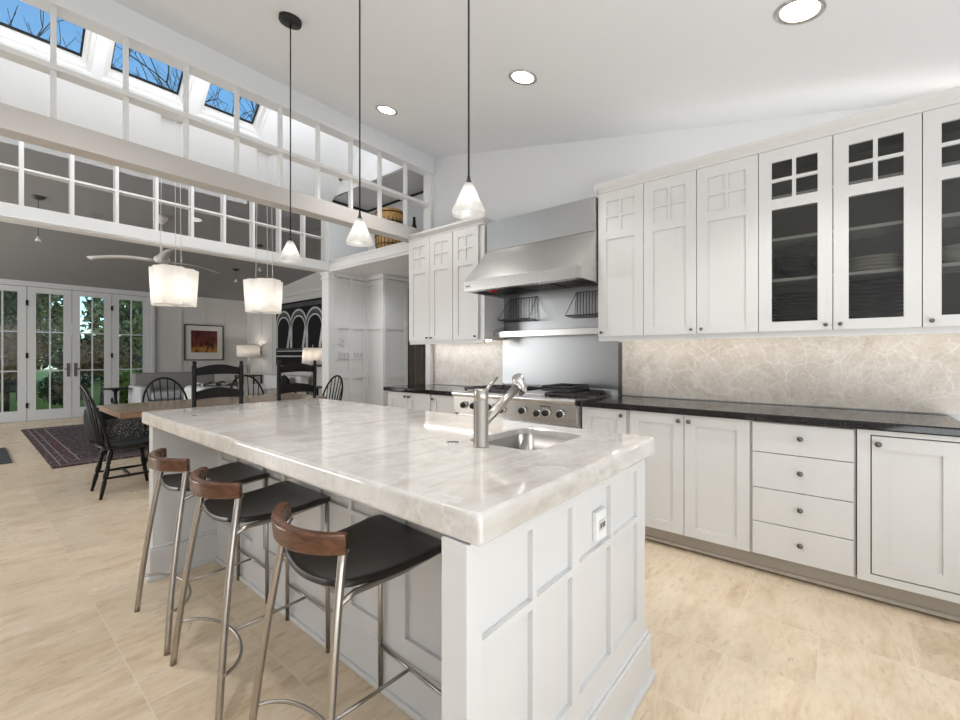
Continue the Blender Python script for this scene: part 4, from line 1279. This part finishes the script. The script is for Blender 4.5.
# ------------------------------------------------------------------ living room furniture
r = thing('area_rug', 'dark red and navy patterned rug on the living room floor', 'rug', (2.0, 8.5, 0))
obj('field', MB().box(0.96, 3.14, 6.95, 10.19, 0.0, 0.012), 'rug', r)
bm_ = MB(); bm_.cells((0.65, 3.45), (6.64, 10.5), [(0.96, 3.14, 6.95, 10.19)], lambda a, b, c, d: bm_.box(a, b, c, d, 0.0, 0.0118))
obj('border', bm_, 'rug_border', r)
ln = MB()
ln.cells((0.72, 3.38), (6.71, 10.43), [(0.732, 3.368, 6.722, 10.418)], lambda a, b, c, d: ln.box(a, b, c, d, 0.0118, 0.0125))
ln.cells((0.79, 3.31), (6.78, 10.36), [(0.80, 3.30, 6.79, 10.35)], lambda a, b, c, d: ln.box(a, b, c, d, 0.0118, 0.0125))
ln.cells((0.90, 3.20), (6.89, 10.25), [(0.914, 3.186, 6.904, 10.236)], lambda a, b, c, d: ln.box(a, b, c, d, 0.0118, 0.0125))
obj('stripe', ln, 'grey_fabric', r, label='pale guard stripes')
tag(obj('floor_mat', MB().box(-0.6, 0.39, 7.37, 8.63, 0.0, 0.01), 'mat', loc=(0, 8, 0)), 'dark slate floor mat at the left photo edge', 'mat')

r = thing('grey_sofa', 'grey sofa with pale arm below the framed print', 'sofa', (2.95, 10.4, 0))
obj('base', MB().box(2.27, 3.55, 10.02, 10.85, 0.1, 0.40), 'grey_fabric', r, bevel=0.03)
obj('backrest', MB().box(2.18, 3.64, 10.70, 10.92, 0.1, 0.90), 'grey_fabric', r, bevel=0.05)
for a in (2.14, 3.50): obj('arm', MB().box(a, a + 0.17, 10.0, 10.88, 0.1, 0.66), 'pale_fabric', r, bevel=0.03, label='pale grey arm')
for k in range(2): obj('seat_cushion', MB().box(2.31 + k * 0.595, 2.905 + k * 0.595, 9.98, 10.70, 0.40, 0.55), 'pale_fabric', r, bevel=0.04)
for x in (2.22, 3.6):
    for y in (10.06, 10.8): obj('leg', MB().box(x - 0.025, x + 0.025, y - 0.025, y + 0.025, 0.0125, 0.1), 'black_paint', r)

r = thing('pedestal_table', 'small black pedestal table beside the grey sofa', 'table', (1.90, 10.62, 0))
obj('top', MB().lathe([(0.001, 0.605), (0.21, 0.605), (0.215, 0.615), (0.21, 0.628), (0.001, 0.628)], (1.90, 10.62, 0)), 'black_paint', r)
obj('pedestal', MB().lathe([(0.10, 0.02), (0.06, 0.05), (0.03, 0.09), (0.026, 0.2), (0.045, 0.3), (0.026, 0.42), (0.03, 0.55), (0.07, 0.605)], (1.90, 10.62, 0)), 'black_paint', r)
obj('foot', MB().lathe([(0.001, 0), (0.11, 0.0), (0.11, 0.015), (0.08, 0.022), (0.001, 0.022)], (1.90, 10.62, 0)), 'black_paint', r)

r = thing('lounge_chair', 'low black armchair with black and white tweed seat on the rug', 'chair', (1.36, 7.25, 0.0125))
rings = []
for k in range(17):
    a = R(80 + 150 * k / 16)
    ox, oy = math.cos(a), math.sin(a)
    cx_, cy_ = 1.36, 7.25
    hgt = 0.52 + 0.07 * math.cos(a - PI)
    q0, q1 = 0.28, 0.355
    rings.append([(cx_ + q0 * ox, cy_ + q0 * oy, 0.14), (cx_ + q1 * ox, cy_ + q1 * oy, 0.14), (cx_ + (q1 + 0.03) * ox, cy_ + (q1 + 0.03) * oy, hgt - 0.04), (cx_ + (q1 - 0.01) * ox, cy_ + (q1 - 0.01) * oy, hgt), (cx_ + (q0 + 0.02) * ox, cy_ + (q0 + 0.02) * oy, hgt), (cx_ + q0 * ox, cy_ + q0 * oy, hgt - 0.04)])
obj('backrest', MB().loft(rings), 'black_fabric', r, sub=1)
obj('seat', MB().lathe([(0.001, 0.16), (0.265, 0.16), (0.275, 0.20), (0.275, 0.36), (0.25, 0.40), (0.001, 0.41)], (1.38, 7.25, 0.0), 28), 'tweed', r, label='black and white tweed seat')
for (x, y) in ((1.17, 7.07), (1.17, 7.43), (1.56, 7.10), (1.56, 7.40)): obj('leg', MB().tube([(x, y, 0.0125), (x, y, 0.17)], [0.012, 0.018], 10), 'black_paint', r)

r = thing('ottoman', 'white upholstered ottoman on the rug behind the left ladder-back', 'ottoman', (2.95, 8.8, 0.0125))
obj('cushion', MB().box(2.62, 3.40, 8.35, 9.3, 0.12, 0.70), 'white_fabric', r, bevel=0.08)
for x in (2.72, 3.30):
    for y in (8.45, 9.2): obj('leg', MB().box(x - 0.025, x + 0.025, y - 0.025, y + 0.025, 0.0125, 0.13), 'black_paint', r)
th = MB()
rows = []
for i in range(17):
    y = 8.42 + 0.72 * i / 16
    row = []
    for j in range(13):
        x = 2.72 + 0.60 * j / 12
        row.append((x, y, 0.717 + 0.014 * math.sin(i * 1.3 + j * 0.9) + 0.012 * math.cos(i * 0.7 - j * 1.7) + 0.012))
    rows.append(row)
th.loft(rows, cyc=False, caps=False)
to = tag(obj('throw_blanket', th, 'throw', loc=(3.0, 8.8, 0.7)), 'black and white patterned throw lying on the white ottoman', 'blanket')
q = to.modifiers.new('thickness', 'SOLIDIFY'); q.thickness = 0.015; q.offset = -1

r = thing('white_sofa', 'white sofa along the right living room wall', 'sofa', (4.25, 9.3, 0))
obj('base', MB().box(3.78, 4.66, 8.55, 10.25, 0.08, 0.44), 'white_fabric', r, bevel=0.04)
obj('backrest', MB().box(4.48, 4.70, 8.55, 10.25, 0.08, 0.82), 'white_fabric', r, bevel=0.06)
for a in (8.45, 10.10): obj('arm', MB().box(3.76, 4.66, a, a + 0.2, 0.08, 0.60), 'white_fabric', r, bevel=0.05)
for x in (3.86, 4.58):
    for y in (8.56, 10.18): obj('leg', MB().box(x - 0.025, x + 0.025, y - 0.025, y + 0.025, 0.0, 0.09), 'black_paint', r)
tag(obj('black_cushion', MB().ball((4.30, 8.86, 0.645), 0.2, (0.45, 1, 1)), 'black_fabric', loc=(4.30, 8.86, 0.45)), 'round black cushion on the white sofa behind the right ladder-back', 'cushion')

def side_table(x, y, h, w, label):
    r = thing('side_table', label, 'table', (x, y, 0))
    obj('top', MB().box(x - w, x + w, y - w, y + w, h - 0.025, h), 'black_paint', r, bevel=0.004)
    for dx in (-1, 1):
        for dy in (-1, 1): obj('leg', MB().box(x + dx * (w - 0.03) - 0.015, x + dx * (w - 0.03) + 0.015, y + dy * (w - 0.03) - 0.015, y + dy * (w - 0.03) + 0.015, 0, h - 0.025), 'black_paint', r)
    return r
side_table(4.47, 11.0, 0.78, 0.24, 'square black side table in the far corner of the living room')
side_table(4.42, 7.93, 0.64, 0.26, 'square black side table below the black arched painting')
def table_lamp(x, y, z, sz0, sz1, rb, rt, label, mat):
    r = thing('table_lamp', label, 'lamp', (x, y, z))
    obj('base', MB().lathe([(0.001, 0), (0.075, 0.0), (0.075, 0.015), (0.03, 0.02), (0.028, 0.03)], (x, y, z)), mat, r)
    obj('stem', MB().tube([(x - 0.02, y, z + 0.02), (x - 0.02, y, sz0 + 0.1)], 0.011, 10).tube([(x + 0.02, y, z + 0.02), (x + 0.02, y, sz0 + 0.1)], 0.011, 10).lathe([(0.03, sz0 - z + 0.09), (0.03, sz0 - z + 0.11)], (x, y, z)), mat, r)
    obj('shade', MB().lathe([(rb, sz0), (rt, sz1), (rt - 0.004, sz1), (rb - 0.004, sz0), (rb, sz0)], (x, y, 0), 36, close=False), 'shade_fabric', r, label='lit white drum shade')
    obj('finial', MB().tube([(x, y, sz1 - 0.01), (x, y, sz1 + 0.04)], 0.008, 8).ball((x, y, sz1 + 0.05), 0.014), mat, r)
    obj('bulb', MB().ball((x, y, (sz0 + sz1) / 2), 0.03), 'bulb', r)
    lamp('table_lamp_glow', (x, y, (sz0 + sz1) / 2 + 0.04), 4, (1, 0.9, 0.78), 0.05)
table_lamp(4.47, 11.0, 0.78, 1.215, 1.50, 0.25, 0.25, 'table lamp with wide white shade in the far corner beside the framed print', 'nickel')
table_lamp(4.42, 7.93, 0.64, 1.065, 1.40, 0.205, 0.18, 'table lamp with white shade in front of the black arched painting', 'nickel')

r = thing('framed_print', 'framed warm red and orange print on the grey far wall', 'picture', (3.72, 11.8, 1.2))
x0, x1, z0, z1 = 3.36, 4.20, 1.135, 1.99
f = MB(); f.cells((x0, x1), (z0, z1), [(x0 + 0.025, x1 - 0.025, z0 + 0.025, z1 - 0.025)], lambda a, b, c, d: f.box(a, b, 11.785, 11.817, c, d))
obj('frame', f, 'frame_dark', r)
obj('mount', MB().box(x0 + 0.025, x1 - 0.025, 11.80, 11.815, z0 + 0.025, z1 - 0.025), 'mount', r, label='pale mount')
obj('print', MB().box(x0 + 0.14, x1 - 0.14, 11.797, 11.80, z0 + 0.19, z1 - 0.14), 'art_warm', r, label='dark red and orange abstract print')

r = thing('arched_painting', 'large black painting with white arches on the right living room wall', 'picture', (4.75, 9.1, 1.0))
PY0, PY1, PZ0, PZ1 = 8.0, 10.12, 1.02, 2.44
obj('canvas', MB().box(4.725, 4.757, PY0, PY1, PZ0, PZ1), 'art_black', r)
aw = MB(); ag = MB()
def arch(mb, yc, hw, zt, w, x, zb=1.42, lean=0.12):
    pts = []
    for i in range(25):
        a = PI * i / 24
        pts.append((yc + hw * math.cos(a), zt - hw * 0.9 + hw * 0.9 * math.sin(a)))
    pts = [(pts[0][0] , zb)] + pts + [(pts[-1][0] + lean, zb)]
    for i in range(len(pts) - 1):
        (y0, q0), (y1, q1) = pts[i], pts[i + 1]
        t = Vector((y1 - y0, q1 - q0)); nn = Vector((-t.y, t.x)).normalized() * w
        mb.hexa([(x, y0 - nn.x, q0 - nn.y), (x, y1 - nn.x, q1 - nn.y), (x, y1 + nn.x, q1 + nn.y), (x, y0 + nn.x, q0 + nn.y)],
                [(4.725, y0 - nn.x, q0 - nn.y), (4.725, y1 - nn.x, q1 - nn.y), (4.725, y1 + nn.x, q1 + nn.y), (4.725, y0 + nn.x, q0 + nn.y)])
for yc in (8.40, 9.08, 9.76):
    arch(aw, yc, 0.29, 2.12, 0.018, 4.7225)
    arch(aw, yc, 0.34, 2.25, 0.022, 4.7222)
    arch(ag, yc + 0.01, 0.32, 2.19, 0.03, 4.7235)
aw.box(4.7224, 4.725, PY0 + 0.35, PY1 - 0.05, 1.34, 1.36).box(4.7224, 4.725, PY0 + 0.6, PY1 - 0.02, 1.22, 1.25)
ag.box(4.7234, 4.725, PY0 + 0.02, PY1 - 0.02, 1.38, 1.41).box(4.7234, 4.725, PY0 + 0.02, PY1 - 0.02, 2.31, 2.40)
obj('arches', ag, 'art_grey', r, label='smoky grey bands')
obj('arches', aw, 'art_white', r, label='white arch lines')

# ceiling fan and small hanging spots in the living room
FX, FY = 1.75, 7.05
r = thing('ceiling_fan', 'pale ceiling fan in the living room above the left drum pendant', 'fan', (FX, FY, 2.5))
obj('rod', MB().tube([(FX, FY, 2.62), (FX, FY, LZ(FY) - 0.03)], 0.014, 10), 'cord_white', r)
obj('canopy', MB().lathe([(0.03, -0.10), (0.07, -0.03), (0.075, 0.01)], (FX, FY, LZ(FY)), 24), 'cord_white', r)
obj('motor', MB().lathe([(0.001, 0), (0.07, 0.0), (0.095, 0.03), (0.09, 0.07), (0.05, 0.1), (0.02, 0.14), (0.001, 0.14)], (FX, FY, 2.50)), 'cord_white', r)
for k in range(3):
    a = R(142 + 120 * k)
    dx, dy = math.cos(a), math.sin(a)
    rows = []
    for i in range(11):
        t = 0.08 + 0.77 * i / 10
        w = 0.06 * (1 - 0.35 * i / 10)
        zz = 2.53 + 0.03 * math.sin(PI * i / 10)
        rows.append([(FX + dx * t - dy * w, FY + dy * t + dx * w, zz + 0.012), (FX + dx * t + dy * w, FY + dy * t - dx * w, zz - 0.012)])
    bl = MB(); bl.loft(rows, cyc=False, caps=False)
    bo = obj('blade', bl, 'cord_white', r)
    q = bo.modifiers.new('thickness', 'SOLIDIFY'); q.thickness = 0.01
def spot(x, y, zl, label):
    zc = LZ(y)
    r = thing('hanging_spotlight', label, 'lamp', (x, y, zl), 0, 'small hanging spots in the living room')
    obj('canopy', MB().lathe([(0.001, -0.035), (0.03, -0.03), (0.055, -0.015), (0.062, 0.0), (0.055, 0.02)], (x, y, zc)), 'black_matte', r, label='black canopy')
    obj('cord', MB().tube([(x, y, zl + 0.08), (x, y, zc - 0.03)], 0.003, 6), 'black_matte', r)
    obj('head', MB().lathe([(0.008, 0.08), (0.012, 0.06), (0.03, 0.02), (0.027, 0.02), (0.009, 0.06)], (x, y, zl)), 'lamp_white', r)
spot(0.59, 7.24, 2.57, 'small hanging spot with black canopy at the left photo edge')
spot(3.44, 9.04, 2.66, 'small hanging spot with black canopy left of the right drum pendant')
spot(3.20, 7.44, 2.64, 'small hanging spot with black canopy right behind the right drum pendant')

# track spot on the bay end wall, loft basket and bottle
r = thing('wall_spotlight', 'tiny chrome spotlight on the white bay wall above the lattice', 'light', (3.2, 5.05, 3.5))
obj('bracket', MB().tube([(3.258, 5.02, 3.60), (3.20, 5.02, 3.60), (3.185, 5.015, 3.57)], 0.008, 8), 'black_matte', r)
obj('head', MB().tube([(3.19, 5.015, 3.585), (3.165, 4.985, 3.535)], [0.018, 0.026], 14), 'chrome', r)
def basket():
    r = thing('wicker_basket', 'tall golden wicker basket on the white loft ledge', 'basket', (3.52, 4.42, 2.54))
    pr = [(0.001, 0.0), (0.15, 0.0), (0.175, 0.08), (0.19, 0.25), (0.195, 0.42), (0.18, 0.5), (0.17, 0.54), (0.16, 0.54), (0.17, 0.48), (0.18, 0.40), (0.175, 0.25), (0.14, 0.02), (0.001, 0.02)]
    obj('body', MB().lathe(pr, (3.52, 4.42, 2.545), 32), 'wicker', r)
    b = MB()
    for z, q in ((0.50, 0.184), (0.38, 0.198), (0.30, 0.195), (0.2, 0.189), (0.1, 0.18)):
        b.tube([(3.52 + q * math.cos(2 * PI * k / 32), 4.42 + q * math.sin(2 * PI * k / 32), 2.545 + z) for k in range(32)], 0.008, 6, closed=True)
    obj('band', b, 'wicker_dark', r, label='dark cane hoops')
    v = MB()
    for k in range(24):
        a = 2 * PI * k / 24
        v.tube([(3.52 + q * math.cos(a), 4.42 + q * math.sin(a), 2.545 + z) for q, z in ((0.153, 0.0), (0.178, 0.08), (0.193, 0.25), (0.198, 0.42))], 0.005, 5)
    obj('stake', v, 'wicker_dark', r, label='upright cane stakes')
basket()
tag(obj('dark_bottle', MB().lathe([(0.001, 0), (0.04, 0.0), (0.045, 0.02), (0.045, 0.22), (0.02, 0.29), (0.016, 0.37), (0.02, 0.38), (0.001, 0.38)], (3.52, 3.96, 2.541), 20), 'black_paint', loc=(3.52, 3.96, 2.541)), 'slim dark bottle on the loft ledge beside the basket', 'bottle')

# switch plates on the hall wall
def plate(x0, x1, z0, z1, n, label):
    r = thing('switch_plate', label, 'switch', ((x0 + x1) / 2, 5.41, z0))
    obj('plate', MB().box(x0, x1, 5.398, 5.4195, z0, z1), 'plastic_white', r, bevel=0.002)
    for k in range(n):
        xx = x0 + (x1 - x0) * (k + 0.5) / n
        obj('rocker', MB().box(xx - 0.014, xx + 0.014, 5.392, 5.398, (z0 + z1) / 2 - 0.03, (z0 + z1) / 2 + 0.03), 'grey_trim', r)
plate(3.41, 3.57, 1.20, 1.31, 3, 'left triple switch plate on the panelled hall wall')
plate(3.63, 3.79, 1.20, 1.31, 3, 'right triple switch plate on the panelled hall wall')
plate(3.43, 3.49, 1.39, 1.51, 1, 'small control plate above the switches on the panelled hall wall')

# ------------------------------------------------------------------ outdoors
struct('ground', MB().box(-25, 30, 11.99, 60, -0.2, -0.08), 'lawn')
def leaves(mb, c, rad, n, size):
    for _ in range(n):
        while True:
            p = Vector((random.uniform(-1, 1), random.uniform(-1, 1), random.uniform(-1, 1)))
            if 0.25 < p.length < 1: break
        p = Vector((c[0] + p.x * rad[0], c[1] + p.y * rad[1], c[2] + p.z * rad[2]))
        a = Vector((random.gauss(0, 1), random.gauss(0, 1), random.gauss(0, 1))).normalized()
        b = a.orthogonal().normalized()
        b = Matrix.Rotation(random.uniform(0, 6.28), 3, a) @ b
        s_ = size * random.uniform(0.6, 1.3)
        cc = a.cross(b)
        mb.bm.faces.new([mb.bm.verts.new(p + q) for q in (b * s_, cc * s_ * 0.45, -b * s_, -cc * s_ * 0.45)])
def shrub(name, x, y, h, w, mat, label, n=1500, size=0.09, group=None, trunk=True, low=0.15):
    r = thing(name, label, 'tree' if h > 2.2 else 'shrub', (x, y, -0.08), 0, group)
    if trunk:
        t = MB().tube([(x, y, -0.08), (x + 0.03, y, h * 0.4), (x - 0.02, y, h * 0.8)], [0.05 + h * 0.012, 0.05, 0.02], 8)
        for k in range(5):
            a = k * 1.3
            t.tube([(x, y, h * (0.3 + 0.09 * k)), (x + w * 0.6 * math.cos(a), y + w * 0.6 * math.sin(a), h * (0.45 + 0.1 * k))], [0.03, 0.01], 6)
        obj('trunk', t, 'bark', r)
    f = MB()
    leaves(f, (x, y, h * (0.5 + low / 2)), (w, w, h * (0.5 - low / 2)), n, size)
    obj('foliage', f, mat, r, recalc=False)
shrub('evergreen_tree', -0.3, 16.2, 4.8, 1.35, 'leaf_dark', 'dark evergreen tree outside behind the French door leaf at the left photo edge', 2600, 0.13)
shrub('olive_tree', 1.15, 18.6, 4.6, 1.2, 'leaf_olive', 'olive-leaved tree outside behind the left middle French door leaf', 1900, 0.12)
shrub('loose_tree', 3.3, 16.6, 4.2, 1.1, 'leaf_olive', 'loose airy tree outside behind the right middle French door leaf', 1100, 0.11)
shrub('evergreen_tree', 5.7, 16.0, 4.6, 1.1, 'leaf_dark', 'dark evergreen tree outside behind the narrow right French door leaf', 2300, 0.12)
shrub('rust_shrub', 0.65, 14.5, 1.9, 0.75, 'leaf_rust', 'rust-coloured shrub outside behind the left French doors', 900, 0.09, low=0.4)
shrub('rust_shrub', 2.35, 14.6, 1.7, 0.7, 'leaf_rust', 'rust-coloured shrub outside behind the right middle French door', 800, 0.09, low=0.4)
shrub('lime_shrub', 2.55, 13.2, 0.9, 0.42, 'leaf_lime', 'bright lime shrub right outside the right middle French door', 700, 0.09, trunk=True, low=0.1)
shrub('lime_shrub', 3.6, 13.3, 0.9, 0.42, 'leaf_lime', 'bright lime shrub right outside the narrow right French door', 600, 0.09, trunk=True, low=0.1)
shrub('dark_shrub', 1.55, 13.7, 0.9, 0.45, 'leaf_dark', 'low dark shrub outside between the two middle doors', 600, 0.08, trunk=True, low=0.1)
for i, (x, y, h, w) in enumerate(((-4.4, 26, 7, 2.5), (0.9, 27, 7.5, 2.5), (6.1, 26, 7, 2.5), (11.3, 25, 6.5, 2.5))):
    shrub('evergreen_tree', x, y, h, w, 'leaf_dark', ['tall dark tree far outside beyond the door at the left photo edge', 'tall dark tree far outside beyond the middle French doors', 'tall dark tree far outside beyond the narrow right French door', 'tall dark tree farthest right outside, behind the far wall'][i], 2600, 0.26, low=0.0)
for i, (x, w) in enumerate(((-5.5, 2.8), (0.0, 2.6), (5.4, 2.7), (10.8, 2.6))):
    f = MB()
    leaves(f, (x, 31, 1.2), (w, 1.0, 1.35), 2600, 0.2)
    tag(obj('hedge', f, 'leaf_dark', loc=(x, 31, -0.08), recalc=False), ['dark hedge section far out at the left end of the garden', 'dark hedge section far out in line with the middle French doors', 'dark hedge section far out in line with the narrow right door', 'dark hedge section far out at the right end of the garden'][i], 'hedge')

def bare_tree(x, y, h, seed, label):
    rnd = random.Random(seed)
    r = thing('bare_tree', label, 'tree', (x, y, -0.08), 0, None)
    tr = MB(); br = MB()
    def grow(p, d, L, rad, depth):
        pts = [p]
        q = p.copy(); dd = d.copy()
        for _ in range(4):
            dd = (dd + Vector((rnd.gauss(0, 0.11), rnd.gauss(0, 0.11), rnd.gauss(0, 0.06)))).normalized()
            q = q + dd * (L / 4)
            pts.append(q.copy())
        (tr if depth == 0 else br).tube(pts, [rad * (1 - 0.42 * i / 4) for i in range(5)], 6 if depth < 3 else 4)
        if depth >= 5: return
        for k in range(4 if depth < 3 else 3):
            ax = dd.orthogonal().normalized()
            ax = Matrix.Rotation(rnd.uniform(0, 6.28), 3, dd) @ ax
            nd = (Matrix.Rotation(R(rnd.uniform(18, 48)), 3, ax) @ dd + Vector((0, 0, 0.15))).normalized()
            start = pts[4] if k < 2 else pts[2]
            grow(start, nd, L * rnd.uniform(0.62, 0.82), rad * (0.56 if k < 2 else 0.42), depth + 1)
    grow(Vector((x, y, -0.08)), Vector((0.02, 0, 1)).normalized(), h * 0.30, h * 0.02, 0)
    obj('trunk', tr, 'bark', r, recalc=False)
    obj('branches', br, 'bark', r, recalc=False)
bare_tree(4.4, 19.8, 16.5, 3, 'bare tree outside, its branches filling the middle skylight')
bare_tree(8.3, 20.6, 16.5, 11, 'bare tree outside, its branches filling the skylight nearest the black pendant canopy')
bare_tree(1.2, 23.2, 18.5, 21, 'bare tree outside, seen through the skylight cut by the photo corner')
